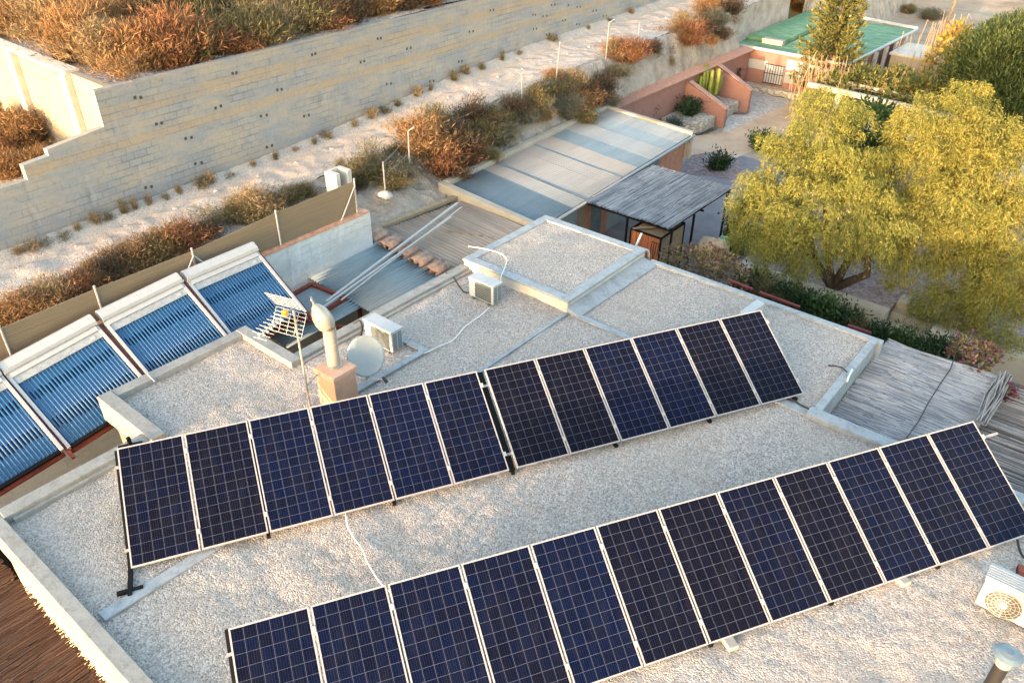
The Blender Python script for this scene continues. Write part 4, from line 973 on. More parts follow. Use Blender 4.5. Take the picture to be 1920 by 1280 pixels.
mb = MB(); mb.bar((-19.8,43.66,-.99),(-13.3,43.66,-1.02),.12,.14); mb.bar((-13.2,43.7,-1.0),(-13.0,54.6,-1.0),.12,.1); mb.bar((-19.7,55,-.72),(-13,54.7,-.95),.12,.14); mb.build('roof_edge', M['white'], ph)
mb = MB(); mb.box((-18.6,44.9,-.97),(-17.4,45.3,-.72)); mb.build('roof_kerb', M['shedwall'], ph)
mb = MB()
for (x0_, z0_, x1_, z1_) in ((-19.2,-2.1,-17.6,-1.62),(-16.5,-1.85,-13.6,-1.32),(-16.5,-2.55,-14.2,-2.0)): mb.box((x0_,43.785,z0_),(x1_,43.797,z1_))
mb.build('white_patch', M['white'], ph)
wf = MB(); wf.box((-17.65,43.74,-2.72),(-16.55,43.782,-1.72)); wfo = wf.build('window', M['white'], ph)
mb = MB()
for k in range(8): mb.bar((-17.62+.148*k,43.7,-2.74),(-17.62+.148*k,43.7,-1.70),.022,.022)
mb.bar((-17.66,43.7,-2.72),(-16.54,43.7,-2.72),.03,.03); mb.bar((-17.66,43.7,-2.2),(-16.54,43.7,-2.2),.025,.025); mb.bar((-17.66,43.7,-1.72),(-16.54,43.7,-1.72),.03,.03)
mb.build('window_bar', M['black'], wfo)
mb = MB(); mb.box((-18.7,43.2,GZ),(-13.7,43.78,-2.86)); mb.build('stone_base', M['rubble2'], ph, bevel=.04)
for k in range(6):
    y = 44.2+1.75*k; mb = MB(); mb.bar((-13.1,y,GZ),(-13.1,y,-1.1),.2,.2); mb.build('veranda_post', M['white'], ph)
for y in (45.6,48.5,51.6):
    mb = MB(); mb.box((-13.52,y,GZ),(-13.47,y+.9,-1.25)); mb.build('veranda_dark_panel', M['redsteel'], ph)  # dark red panels on the wall behind the white posts
dd_ = empty('small_dish', (-18.9,43.7,-1.9), 'small white satellite dish on the wall of the pink house', 'satellite dish')
mb = MB(); mb.lathe((-19.0,43.45,-1.85), [(.33,.05),(.2,.015),(.02,0)], 24, (V3((.8,-.6,0)), V3((0,0,1)), V3((-.6,-.8,0)))); mb.build('dish', M['white'], dd_)
mb = MB(); mb.tube([(-19.0,43.5,-1.85),(-18.9,43.82,-1.9)], .03, 6); mb.build('arm', M['black'], dd_)
an = empty('annex', (-10.4, 52, GZ), 'small cream outbuilding to the right of the pink house', 'outbuilding')
pA = at(1685,130,-2.2)
mb = MB(); mb.box((pA.x-.6,pA.y,GZ),(pA.x+2.1,pA.y+3,-1.5)); mb.build('wall', M['shedwall'], an)
mb = MB(); mb.box((pA.x-.7,pA.y-.1,-1.498),(pA.x+2.2,pA.y+3.1,-1.38)); mb.build('roof', M['concrete'], an)
# ---- vine pergola beam and posts
vpg = empty('vine_pergola', (-10.5, 40, GZ), 'pale concrete beam pergola carrying a tangled leafy vine', 'pergola')
pb_ = [at(1560,168,-1.0), at(1722,205,-1.0)]; bdir = (pb_[1]-pb_[0]).normalized(); bperp = V3((-bdir.y, bdir.x, 0))
for k in range(3):
    mb = MB(); q = bperp*1.5*k; mb.bar(pb_[0]+q-bdir*1.2, pb_[1]+q+bdir*1.8, .2, .22); mb.build('beam', M['shedwall'], vpg)
    for f_ in (.1,.55,1.0):
        c_ = pb_[0].lerp(pb_[1], f_)+q; mb = MB(); mb.bar((c_.x,c_.y,GZ),(c_.x,c_.y,-1.12),.24,.24); mb.build('post', M['shedwall'], vpg)
# ---- concrete meter housing, fence posts along the track, poles, stones
ch_ = empty('concrete_pier', (-18.5,14.2,-.3), 'pale concrete block pier behind the end of the reed fence', 'pier')
mb = MB(); q0, q1 = at(612,322,.68), at(641,311,.68)
dx_ = (q1-q0); L_ = dx_.length; dx_.normalize(); dp_ = V3((dx_.y,-dx_.x,0))
for f_ in (0.0, L_-.16):
    c0 = q0+dx_*(f_+.08)+dp_*.2; mb = MB(); mb.obox(V3((c0.x,c0.y,.1)), (.16,.42,1.15), (dx_,dp_,V3((0,0,1)))); mb.build('side', M['concrete'], ch_, bevel=.01)
mb = MB(); c0 = q0+dx_*L_/2-dp_*.05; mb.obox(V3((c0.x,c0.y,.1)), (L_,.1,1.15), (dx_,dp_,V3((0,0,1)))); mb.build('back', M['concrete'], ch_, bevel=.01)
fw = empty('chain_link_fence', (-19.2, 24, .3), 'thin wire fence on slim grey posts along the bushy bank of the track', 'fence')
posts = [((718,303),(722,354)),((766,246),(768,326)),((845,228),(846,262)),((958,166),(960,205)),((978,138),(979,208)),((1052,78),(1041,152)),((1143,43),(1135,113)),((1199,43),(1197,74))]
pt = []
for (a_, b_) in posts:
    y0_ = b_; best = None
    for zz in np.arange(-1.5, 2.5, .02):
        p = at(*b_, zz); e_ = abs(zz-float(bank_h(np.array([min(p.x,-18.7)]), np.array([p.y]))[0]))
        if best is None or e_ < best[0]: best = (e_, p)
    p = best[1]; T = None
    for h in np.arange(.3, 3.2, .02):
        q = p+V3((0,0,h)); d_ = q-V3((0,0,CAMH)); yy = 640-FPX*d_.dot(CU)/d_.dot(CF)
        if yy <= a_[1]: break
    xx = lambda q: 960+FPX*(q-V3((0,0,CAMH))).dot(CR)/(q-V3((0,0,CAMH))).dot(CF)
    T = p+V3((0,0,h)); lean = at(a_[0],a_[1],T.z); mb = MB(); mb.tube([p-V3((0,0,.4)), T.lerp(lean,.8)], .025, 7)
    if a_ in ((766,246),(1143,43)): mb.tube([T.lerp(lean,.8), T.lerp(lean,.8)+V3((.22,.05,.16))], .022, 6)
    mb.build('post', M['steel'], fw); pt.append((p, T.lerp(lean,.8)))
pt.sort(key=lambda q: q[0].y)
mb = MB()
for (a_, b_), (c_, d_) in zip(pt[:-1], pt[1:]):
    for f_ in (.15,.5,.92): mb.tube([a_.lerp(b_,f_), a_.lerp(b_,f_).lerp(c_.lerp(d_,f_),.5)-V3((0,0,.04)), c_.lerp(d_,f_)], .005, 4)
mb.build('wire', M['steel'], fw)
for (b_, t_, r_, lb) in (((1768,62),(1785,-10),.10,'leaning wooden pole standing in the dirt at the top right'), ((1632,34),(1640,-6),.09,'wooden pole standing behind the pink house'), ((1462,26),(1465,-8),.06,'thin pale pole standing beside the track behind the pink house')):
    p = at(*b_, GZ if b_[0] > 1500 else -.6); q = p + V3((0,0,4.5)); d_ = CR*((t_[0]-b_[0])*.012)
    o = empty('wooden_pole', tuple(p), lb, 'pole', 'poles at the top of the photo'); mb = MB(); mb.tube([p-V3((0,0,.3)), q+d_*2], [r_*1.1, r_*.8], 10); mb.build('pole', M['wood'], o, smooth=True)
    mb = MB(); mb.lathe(tuple(q+d_*2), [(r_*.85,-.02),(r_*.85,.03)], 10); mb.build('cap', M['steel'], o)
M['whitestone'] = surf('white_rock', (.34,.315,.28), (.46,.435,.395), 2, .9, .03, 8)
sp_ = at(723,366,-.30); o = lump('boulder', (0,0,0), (.27,.19,.13), M['whitestone'], None, 4, .06, 3); o.location = sp_; tag(o, 'rounded white boulder on the bank beside the end of the reed fence', 'rock')
# loose stones on the plateau edge and track verge
st_m = [lump('stone', (0,0,0), (1,.8,.6), M['whitestone'], None, 10+k, .12, 2) for k in range(3)]
rocks = [(at(x, y, 3.15), s) for (x, y, s) in [(620,60,.16),(612,67,.12),(655,52,.13),(580,66,.12),(700,43,.12),(410,108,.12),(200,128,.12),(170,132,.10),(145,126,.12)]]
rocks += [(V3((random.uniform(-21.9,-21.3), y, 0)), random.uniform(.05,.11)) for y in np.linspace(6,44,26)] + [(V3((random.uniform(-20.2,-18.8), y, 0)), random.uniform(.07,.16)) for y in np.linspace(8,40,26)]
for k, (p, s) in enumerate(rocks):
    if k >= 9: p.z = float((track_h if p.x < -20 else bank_h)(np.array([p.x]), np.array([p.y]))[0])
    o = st_m[k] if k < 3 else st_m[k % 3].copy()
    if k >= 3: col.objects.link(o)
    o.location = p; o.scale = (s,s,s); o.rotation_euler = (0,0,random.uniform(0,6))
    if k < 9: tag(o, 'pale loose stone on the edge of the plateau above the block wall', 'stone', 'stones on the plateau edge')
    elif k < 35: tag(o, 'pale loose stone at the foot of the block wall', 'stone', 'stones along the wall foot')
    else: tag(o, 'pale loose stone between the bushes on the bank', 'stone', 'stones on the bank')
# ================================================================ vegetation
def unit(a): return a/np.maximum(np.linalg.norm(a, axis=1, keepdims=True), 1e-9)
def blades(P, D, L, Wd, up=None):         # diamond leaves: base P, direction D, length L, width Wd
    n = len(P); r_ = rng.normal(size=(n,3)); S = unit(np.cross(D, r_)); L = np.asarray(L).reshape(-1,1); Wd = np.asarray(Wd).reshape(-1,1)
    V = np.stack([P, P+D*L*.5+S*Wd*.5, P+D*L, P+D*L*.5-S*Wd*.5], 1).reshape(-1,3)
    return V, np.arange(4*n).reshape(n,4)
def cat_(parts):
    Vs, Qs, k = [], [], 0
    for v, q in parts: Vs.append(v); Qs.append(q+k); k += len(v)
    return np.concatenate(Vs), np.concatenate(Qs)
def ob_mesh(name, parts, mat):
    V, Q = cat_(parts); o = np_mesh(name, V, Q, mat); return o
LM = {}
LM['orange'] = leafmat('dry_orange_twigs', [(.16,.09,.04),(.26,.155,.07),(.34,.22,.11),(.22,.12,.05)], .8, .2)
LM['rust'] = leafmat('rust_twigs', [(.13,.06,.03),(.21,.10,.05),(.29,.15,.075),(.17,.075,.035)], .8, .2)
LM['tan'] = leafmat('tan_twigs', [(.20,.145,.075),(.29,.215,.12),(.36,.28,.165),(.17,.12,.06)], .8, .2)
LM['olive'] = leafmat('olive_twigs', [(.075,.075,.03),(.12,.105,.045),(.19,.15,.07),(.25,.18,.085)], .8, .15)
LM['dark'] = leafmat('dark_twigs', [(.05,.035,.025),(.09,.06,.04),(.14,.09,.055),(.07,.06,.035)], .8, .1)
LM['grey'] = leafmat('grey_green_twigs', [(.10,.105,.075),(.15,.15,.105),(.21,.195,.14),(.12,.10,.07)], .8, .15)
LM['green'] = leafmat('green_leaves', [(.03,.06,.018),(.05,.09,.025),(.07,.12,.035)], .55, .2)
LM['dgreen'] = leafmat('dark_green_leaves', [(.015,.035,.014),(.025,.05,.02),(.04,.07,.025)], .55, .15)
LM['pinegreen'] = leafmat('pine_needles', [(.025,.045,.014),(.045,.07,.02),(.075,.095,.03),(.10,.115,.035)], .6, .12)
LM['lav'] = leafmat('grey_green_leaves', [(.05,.075,.055),(.075,.105,.075),(.10,.13,.095)], .7, .15)
LM['pepper'] = leafmat('pepper_leaves', [(.16,.185,.035),(.25,.245,.048),(.33,.295,.07),(.07,.105,.028),(.39,.33,.09)], .55, .35)
LM['pepper2'] = leafmat('golden_leaves', [(.18,.185,.037),(.265,.245,.048),(.35,.30,.07),(.08,.115,.03),(.40,.32,.085)], .55, .35)
LM['pine'] = leafmat('araucaria_needles', [(.10,.11,.028),(.17,.16,.04),(.25,.21,.06),(.055,.07,.022)], .6, .1)
LM['yellow'] = leafmat('yellow_leaves', [(.42,.25,.05),(.50,.32,.08),(.32,.24,.05),(.18,.17,.04)], .5, .35)
LM['straw'] = leafmat('dry_stalks', [(.42,.29,.15),(.50,.36,.2),(.34,.23,.12)], .8, .1)
LM['magenta'] = leafmat('magenta_flowers', [(.15,.03,.09),(.21,.045,.13),(.12,.03,.07)], .6, .25)
def shrub_mesh(name, mat, n=1500, spread=.75, height=1.0, blade=(.16,.34), wd=(.014,.03), upb=.9, clumps=14, flat=.0):
    parts = []
    cx = rng.normal(0, .36, (clumps,2))*spread; ch = rng.uniform(.45,1,clumps)*height*(1-.35*np.clip(np.hypot(cx[:,0],cx[:,1])/spread,0,1.4))
    k = rng.integers(0, clumps, n); f = rng.uniform(0,1,n)**.6
    P = np.zeros((n,3)); sp = .30*spread
    P[:,0] = cx[k,0]*(.35+.65*f)+rng.normal(0,sp,n)*(.35+.5*f); P[:,1] = cx[k,1]*(.35+.65*f)+rng.normal(0,sp,n)*(.35+.5*f); P[:,2] = np.maximum(ch[k]*f - .12*height, 0)
    D = unit(np.stack([P[:,0]*.9, P[:,1]*.9, np.full(n, upb*.8)], 1) + rng.normal(0,.55,(n,3)))
    parts.append(blades(P, D, rng.uniform(*blade,n), rng.uniform(*wd,n)))
    m_ = 60; Pb = np.stack([rng.normal(0,.06,m_),rng.normal(0,.06,m_),np.zeros(m_)],1); Db = unit(np.stack([rng.normal(0,.6,m_),rng.normal(0,.6,m_),np.ones(m_)],1))
    parts.append(blades(Pb, Db, rng.uniform(.4,.8,m_)*height, np.full(m_,.022)))
    o = ob_mesh(name, parts, mat); me = o.data; bpy.data.objects.remove(o); return me
VAR = {}
for cname in ('orange','rust','tan','olive','dark','grey'):
    VAR[cname] = [shrub_mesh('dry_shrub', LM[cname], n=7500, upb=u_, clumps=c_, blade=(.07,.17), wd=(.008,.018)) for (u_, c_) in ((.7,16),(.5,22),(1.0,12))]
VAR['green'] = [shrub_mesh('green_shrub', LM['green'], n=1300, blade=(.10,.2), wd=(.05,.09), upb=.4, clumps=16)]
VAR['dgreen'] = [shrub_mesh('green_shrub', LM['dgreen'], n=1500, blade=(.10,.22), wd=(.035,.07), upb=.6, clumps=16)]
VAR['lav'] = [shrub_mesh('green_shrub', LM['lav'], n=1500, blade=(.12,.2), wd=(.02,.03), upb=.7, clumps=16)]
VAR['tuft'] = [shrub_mesh('grass_tuft', LM['tan'], n=420, blade=(.3,.7), wd=(.012,.025), upb=1.2, clumps=5), shrub_mesh('grass_tuft', LM['olive'], n=420, blade=(.3,.6), wd=(.015,.03), upb=1.0, clumps=5)]
def put(me, loc, s, h, label, cat, group, name='dry_shrub'):
    o = bpy.data.objects.new(name, me); col.objects.link(o); o.location = loc; o.scale = (s, s, h); o.rotation_euler = (0,0,random.uniform(0,6.28))
    return tag(o, label, cat, group)
CW = {'orange':'orange brown','rust':'rust red','tan':'straw coloured','olive':'olive brown','dark':'dark brown','grey':'grey green'}
def srow(rows, zf, place, group, smul=1.0, hm=1.0):
    cnt = {}
    tot = {}
    for r_ in rows: tot[r_[2]] = tot.get(r_[2],0)+1
    for (x, y, c, s) in sorted(rows, key=lambda r: r[0]):
        i = cnt.get(c,0); cnt[c] = i+1
        if callable(zf):
            z = 0.0
            for _ in range(12): p = at(x, y, z); z = .5*z+.5*zf(p)
            p = at(x, y, z)
        else: p = at(x, y, zf)
        lab = ('%s bush %s' % (CW[c], place)) if tot[c] == 1 else ('%s %s bush from the left %s' % (ORD[i], CW[c], place))
        vs_ = VAR[c]; put(vs_[random.randrange(len(vs_))], (p.x,p.y,p.z-.06), s*smul*random.uniform(.92,1.1), s*hm*random.uniform(.85,1.15), lab, 'bush', group)
g1 = 'dry bushes on the plateau behind the block wall'
srow([(38,66,'orange',1.3),(98,76,'tan',1.2),(150,112,'orange',1.4),(208,124,'tan',1.3),(262,128,'orange',1.5),(318,122,'rust',1.4),(372,108,'olive',1.4),(430,100,'rust',.9),(468,90,'olive',1.4),(524,76,'tan',1.2),(566,62,'olive',1.3),(612,56,'rust',1.0),(655,44,'dark',1.1),(702,34,'orange',1.1),(748,24,'dark',1.1),(800,14,'rust',1.1),(850,4,'tan',1.0),(235,118,'tan',1.1),(345,104,'orange',1.1),(180,108,'rust',1.0)], 3.15, 'in the front row on the plateau', g1, 1.4, 1.5)
srow([(5,52,'orange',1.3),(62,40,'dark',1.3),(118,58,'tan',1.4),(176,76,'orange',1.4),(240,84,'orange',1.5),(298,82,'dark',1.4),(350,72,'olive',1.5),(408,62,'dark',1.4),(468,50,'tan',1.5),(530,40,'olive',1.5),(586,30,'tan',1.3),(640,20,'orange',1.2),(700,8,'olive',1.2)], 3.2, 'in the second row on the plateau', g1, 1.4, 1.5)
srow([(28,16,'tan',1.4),(90,20,'orange',1.4),(150,28,'olive',1.4),(212,38,'orange',1.4),(272,42,'olive',1.5),(334,34,'dark',1.5),(392,26,'orange',1.5),(452,16,'olive',1.5),(512,8,'tan',1.4),(566,-4,'orange',1.4)], 3.25, 'in the third row on the plateau', g1, 1.45, 1.5)
srow([(0,-14,'orange',1.4),(70,-12,'olive',1.4),(140,-8,'orange',1.4),(210,-4,'tan',1.4),(280,0,'dark',1.5),(350,-6,'orange',1.5),(420,-14,'tan',1.5),(490,-24,'olive',1.4)], 3.3, 'in the last row of the plateau', g1, 1.5, 1.5)
g2 = 'dry bushes in the enclosure below the lit wall'
srow([(2,262,'dark',1.2),(40,272,'orange',1.3),(75,318,'orange',.8),(20,330,'orange',.9),(-20,320,'rust',1.0),(5,218,'tan',1.0)], .6, 'behind the low end of the block wall', g2, 1.3, 1.3)
def zbank(p): return float(bank_h(np.array([min(max(p.x,-19.9),-16.2)]), np.array([p.y]))[0]) if p.x > -20 else float(track_h(np.array([p.x]), np.array([p.y]))[0])
g3 = 'dry bushes on the bank between track and shed'
srow([(676,338,'olive',.9),(700,318,'grey',.9),(745,300,'olive',.7),(752,330,'grey',.8),(792,288,'orange',1.2),(828,318,'rust',1.1),(868,312,'rust',1.0),(842,282,'dark',1.1),(815,252,'olive',1.1),(905,262,'olive',1.0),(932,268,'grey',.8),(890,232,'dark',.9),(930,236,'olive',.9),(965,218,'dark',.8),(1000,204,'olive',.9),(1036,182,'olive',.9),(1058,214,'grey',.8),(1085,204,'orange',1.1),(1072,172,'tan',.9),(1108,196,'dark',1.0),(1126,178,'dark',1.0),(1040,150,'orange',.6),(1178,112,'rust',1.1),(1208,112,'orange',.9),(1152,106,'tan',.7),(1240,104,'rust',.7),(1262,84,'orange',1.1),(1290,80,'rust',1.0),(1312,62,'dark',1.0),(1340,50,'grey',.9),(1362,46,'rust',.8),(1285,52,'tan',.9),(1322,30,'orange',1.0),(1372,24,'dark',1.0),(1400,12,'olive',.9)], zbank, 'on the bank above the shed', g3, 1.3, 1.35)
srow([(660,352,'dark',.6),(735,350,'olive',.6),(808,296,'tan',.7),(852,330,'dark',.8),(880,285,'orange',.8),(918,300,'olive',.6),(948,252,'tan',.6),(985,226,'grey',.7),(1020,222,'tan',.7),(1098,225,'olive',.7),(1140,196,'grey',.7),(1165,140,'grey',.7),(1195,135,'olive',.7),(1225,95,'dark',.7),(1250,122,'tan',.6),(1276,104,'grey',.7),(1300,95,'tan',.6),(1332,82,'orange',.6),(1352,72,'dark',.7),(1060,160,'grey',.6),(1012,178,'dark',.6)], zbank, 'in the lower growth of the bank', g3, 1.2, 1.1)
g4 = 'dry bushes along the reed fence'
srow([(15,606,'orange',.8),(55,594,'orange',.9),(100,576,'tan',.8),(140,560,'rust',.8),(175,540,'orange',.8),(215,520,'dark',.8),(250,502,'orange',.9),(285,488,'olive',.9),(318,470,'orange',1.0),(350,458,'rust',.9),(385,446,'dark',.7),(455,412,'olive',1.0),(480,405,'tan',1.0),(510,390,'orange',.6),(545,376,'olive',.7),(575,366,'olive',.6),(440,395,'orange',.5)], zbank, 'on the verge behind the reed fence', g4, 1.15, 1.1)
# grass tufts at the foot of the block wall and on the verge
tf = [(60,470),(115,450),(150,440),(205,418),(255,395),(310,378),(335,366),(430,335),(470,318),(510,300),(550,288),(610,262),(660,240),(715,212),(800,168),(890,128),(960,100),(1020,78),(28,474),(84,462),(182,424),(232,402),(278,386),(372,352),(395,345),(580,270),(690,222),(735,196),(770,178),(842,150),(868,138),(930,112),(1085,55),(1130,40),(1170,26),(640,322),(170,500)]
for i, (x, y) in enumerate(tf):
    p = at(x, y, float(track_z(np.array([8+x*.03]))[()] if False else -.1)); z = float(track_h(np.array([max(p.x,-22.0)]), np.array([p.y]))[0]); p = at(x, y, z)
    p.x = max(p.x, float(wall_x(p.y))+.25) if i < 35 else p.x
    put(VAR['tuft'][i % 2], (p.x,p.y,z-.03), random.uniform(.2,.55), random.uniform(.25,.55), 'low dry grass tuft growing along the foot of the block wall' if i < 35 else ('dry grass tuft beside the concrete pier' if i == 35 else 'dry grass tuft in the track near the reed fence'), 'grass tuft', 'grass tufts along the track', 'grass_tuft')
# far bushes on the dirt ground
g5 = 'bushes on the dirt ground at the top right'
fb = [(1505,22,'dark',1.3),(1570,46,'dark',1.6),(1600,40,'olive',1.2),(1700,26,'olive',1.0),(1742,36,'grey',1.2),(1820,8,'dark',1.8),(1870,12,'rust',1.6),(1910,18,'dark',1.6),(1855,62,'olive',.6),(1890,62,'grey',.8),(1820,70,'grey',.8),(1480,4,'orange',1.1),(1530,8,'olive',1.2),(1640,12,'olive',.8),(1775,14,'tan',.6)]
srow(fb, -3.15, 'on the dirt ground behind the pink house', g5, 1.2, 1.0)
# ---- garden plants
def gput(kind, x, y, z, s, h, label): p = at(x, y, z); put(VAR[kind][0], (p.x,p.y,p.z-.05), s, h, label, 'plant', None, 'garden_shrub')
gput('dgreen',1345,318,GZ,.85,1.2,'dark green bush in the purple gravel bed beside the path')
gput('green',1424,280,GZ,1.0,1.1,'round green bush beside the path at the foot of the yellow tree')
gput('green',1216,214,-2.4,.6,1.0,'small green climber against the pink wall next to the shed')
gput('dgreen',1292,214,-2.6,1.05,1.1,'dark green bush in the stone planter below the first pink side wall')
gput('rust',1290,190,-2.4,.9,.8,'reddish brown bush above the stone planter')
gput('lav',1262,234,-2.7,.9,.6,'grey green lavender bush in front of the pink wall')
gput('dgreen',1368,152,-2.6,.9,1.2,'dark green bush between the cactus and the pink house')
gput('green',1318,112,-1.1,.7,.6,'low green creeper on the tiled top of the pink wall')
gput('dgreen',1380,470,GZ,.9,2.3,'tall dark green bush beside the builders bag')
gput('dgreen',1210,478,-2.6,.5,.8,'low dark green bush beside the ladder')
# cactus
pc = at(1318,194,-2.75); ct = empty('cactus', tuple(pc), 'yellow green candelabra cactus between the two pink side walls', 'cactus')
M['cactus'] = surf('cactus_skin', (.12,.15,.03), (.24,.25,.05), 4, .6)
mb = MB()
for k in range(22):
    a_ = random.uniform(0,6.28); r_ = random.uniform(.1,.75); h = random.uniform(.55,1.35)*(1.1-.3*r_); b_ = pc+V3((0,0,random.uniform(.1,.4))); e = pc+V3((r_*math.cos(a_), r_*math.sin(a_), .55+random.uniform(0,.3)))
    mb.tube([b_, (b_+e)/2+V3((0,0,-.05)), e, e+V3((.03,0,h*.5)), e+V3((.02,.02,h)), e+V3((.02,.02,h+.08))], [.08,.085,.09,.10,.085,.03], 7)
mb.build('stem', M['cactus'], ct)
# ---- trees
def limb(mb, P, R_, n=9): mb.tube([V3(p) for p in P], R_, n)
def weep(lobes, dens, ll=(.05,.135), lw=(.012,.026), drop=(.2,.75), step=.055):
    parts = []; more = []
    for (c, r_) in lobes:
        for _ in range(9):
            d = V3((random.gauss(0,1), random.gauss(-.2,1), random.gauss(.25,.8))).normalized(); more.append((tuple(V3(c)+d*r_*.85), r_*random.uniform(.22,.48)))
    lobes = [(c, r_*.86) for c, r_ in lobes] + more
    for (c, r_) in lobes:
        c = np.array(c); rz = r_*.85; n = int(dens*r_*r_*(1.0 if r_ < .5 else .62))
        d = unit(rng.normal(size=(n,3)) + np.array([0,-.15,.45])); rad = rng.uniform(.45,1.03,n)**.6
        # clumpy: pull strands to sub clumps
        m_ = max(6, int(10*r_)); cd = unit(rng.normal(size=(m_,3)) + np.array([0,-.1,.35])); k = rng.integers(0,m_,n); d = unit(d*.55 + cd[k]*.75)
        P = c + d*rad[:,None]*np.array([r_,r_,rz]); P[:,2] -= .1*r_
        L = rng.uniform(*drop,n)*(.6+.4*r_); ns = 12; tt = np.linspace(0,1,ns)
        out = unit(np.stack([d[:,0],d[:,1],np.zeros(n)],1)+1e-6)
        for t in tt:
            q = P + out*(L*.38*(t-.35*t*t))[:,None] + np.array([0,0,1])*((.16*t-1.0*t*t)*L)[:,None] + rng.normal(0,.03,(n,3))
            keep = rng.uniform(size=n) < .9; q = q[keep]; o_ = out[keep]; nn_ = len(q)
            D = unit(o_*.5 + np.array([0,0,-.7]) + rng.normal(0,.5,(nn_,3)))
            parts.append(blades(q, D, rng.uniform(*ll,nn_), rng.uniform(*lw,nn_)))
    return parts
def tree(name, label, trunkP, limbs, lobes, mat, dens=150, **kw):
    base = V3(trunkP[0][0]); o = empty(name, tuple(base), label, 'tree')
    mb = MB(); limb(mb, [p for p, r in trunkP], [r for p, r in trunkP])
    for L in limbs: limb(mb, [p for p, r in L], [r for p, r in L], 7)
    mb.build('trunk', M['bark'], o, smooth=True)
    V, Q = cat_(weep(lobes, dens, **kw)); np_mesh('crown', V, Q, mat, o)
    return o
def lob(l): return [(tuple(aty(x,y,d)), r) for (x,y,d,r) in l]
LL = lob([(1432,400,21.4,1.05),(1490,330,22.4,1.3),(1545,250,23.6,1.15),(1495,420,21.4,1.2),(1572,385,22.2,1.3),(1632,440,22.2,1.15),(1432,470,21.0,.85),(1480,262,23.5,.75),(1525,462,21.6,.85),(1600,320,23.4,1.0),(1548,205,24.6,.7),(1410,350,21.8,.6),(1415,420,21.3,.7),(1460,490,21.2,.7),(1520,370,22.6,1.0),(1560,310,23,1.0),(1400,390,21.4,.5)])
b0 = V3((-5.62,22.75,-2.40)); f0 = aty(1562,540,22.7); tl = lambda i, r=.03: (LL[i][0], r)
tree('pepper_tree', 'yellow green weeping tree nearer the pergola, trunk forking above the terrace wall', [(b0,.22),(f0,.19)],
     [[(f0,.15),(aty(1530,490,22.5),.11),tl(1)],[(f0,.15),(aty(1600,470,22.6),.10),tl(4)],[(f0,.13),(aty(1550,470,22.7),.09),tl(2)],[(aty(1530,490,22.5),.09),tl(0)],[(f0,.16),(aty(1625,515,22.6),.12),tl(5,.06)],[(aty(1530,490,22.5),.08),tl(3)]], LL, LM['pepper'], 520)
RL = lob([(1755,235,25.5,1.25),(1828,300,25.3,1.35),(1715,310,24.8,1.25),(1782,395,24,1.4),(1862,405,24.2,1.25),(1690,410,23.8,1.1),(1880,500,23.7,1.1),(1806,490,23.5,1.2),(1718,500,23.1,1.0),(1655,380,24.3,.8),(1812,215,26,.9),(1895,330,25,.9),(1850,570,23,.8),(1700,250,25.5,.7),(1750,350,24.6,1.1),(1830,380,24.4,1.1),(1740,450,23.6,1.0),(1905,440,24,1.0),(1905,560,23,.8),(1770,560,22.9,.75),(1820,450,23.8,1.0),(1800,590,22.9,.65),(1885,610,22.8,.75),(1900,520,23.2,.8),(1660,450,23.4,.9),(1870,250,25.6,1.0)])
b1 = V3((-2.2,24.2,-2.40)); f1 = V3((-2.3,24.2,-.9)); tr_ = lambda i, r=.03: (RL[i][0], r)
tree('pepper_tree', 'golden yellow weeping tree at the right edge, above the garden steps', [(b1,.24),(f1,.2)],
     [[(f1,.15),(f1.lerp(V3(RL[i][0]),.5)+V3((0,0,.3)),.09),tr_(i)] for i in (0,1,2,3,4,5,7,8)], RL, LM['pepper2'], 500)
def bushy(name, label, base, lobes, mat, dens, ll, lw, upd=.5, cat='tree', trunk=.12):
    o = empty(name, tuple(base), label, cat); mb = MB()
    for (c, r_) in lobes: limb(mb, [base, V3(base).lerp(V3(c),.5)+V3((random.uniform(-.1,.1),0,-.1)), c], [trunk, trunk*.6, trunk*.25], 6)
    mb.build('trunk', M['bark'], o); parts = []
    for (c, r_) in lobes:
        n = int(dens*r_*r_); m_ = max(6,int(14*r_)); cd = unit(rng.normal(size=(m_,3))+np.array([0,0,.3])); k = rng.integers(0,m_,n)
        d = unit(rng.normal(size=(n,3))*.5+cd[k]*.7); P = np.array(c)+d*(rng.uniform(.3,1.05,n)**.6)[:,None]*r_*np.array([1,1,.9])
        D = unit(d*.6+np.array([0,0,upd])+rng.normal(0,.4,(n,3))); parts.append(blades(P, D, rng.uniform(*ll,n), rng.uniform(*lw,n)))
    V, Q = cat_(parts); np_mesh('crown', V, Q, mat, o); return o
p_ = at(1640,330,ZT)
bushy('green_tree', 'dark green tree in the gap between the two yellow trees', V3((p_.x,28.5,ZT)), lob([(1625,250,28.5,1.2),(1600,290,28,1.0),(1650,300,28.2,1.0),(1610,340,27,.9)]), LM['green'], 1500, (.15,.3), (.05,.09), .1)
bushy('pine_tree', 'large dark green pine at the right edge behind the golden tree', V3((-5.5,40.5,GZ)), lob([(1870,130,41,2.2),(1905,190,40,2.1),(1830,180,40.5,1.8),(1850,220,39.5,1.7),(1925,120,42,2.2),(1800,215,39.5,1.2),(1895,90,42.5,1.6),(1900,240,39,1.5)]), LM['pinegreen'], 2600, (.14,.30), (.03,.055), .5)
bushy('yellow_tree', 'small tree with orange yellow leaves left of the dark pine', V3((-9.2,47,GZ)), lob([(1795,85,47,.9),(1775,115,46.6,1.0),(1812,115,46.8,.9),(1800,60,47.2,.5),(1790,150,46,.8)]), LM['yellow'], 420, (.18,.32), (.12,.2), .2)
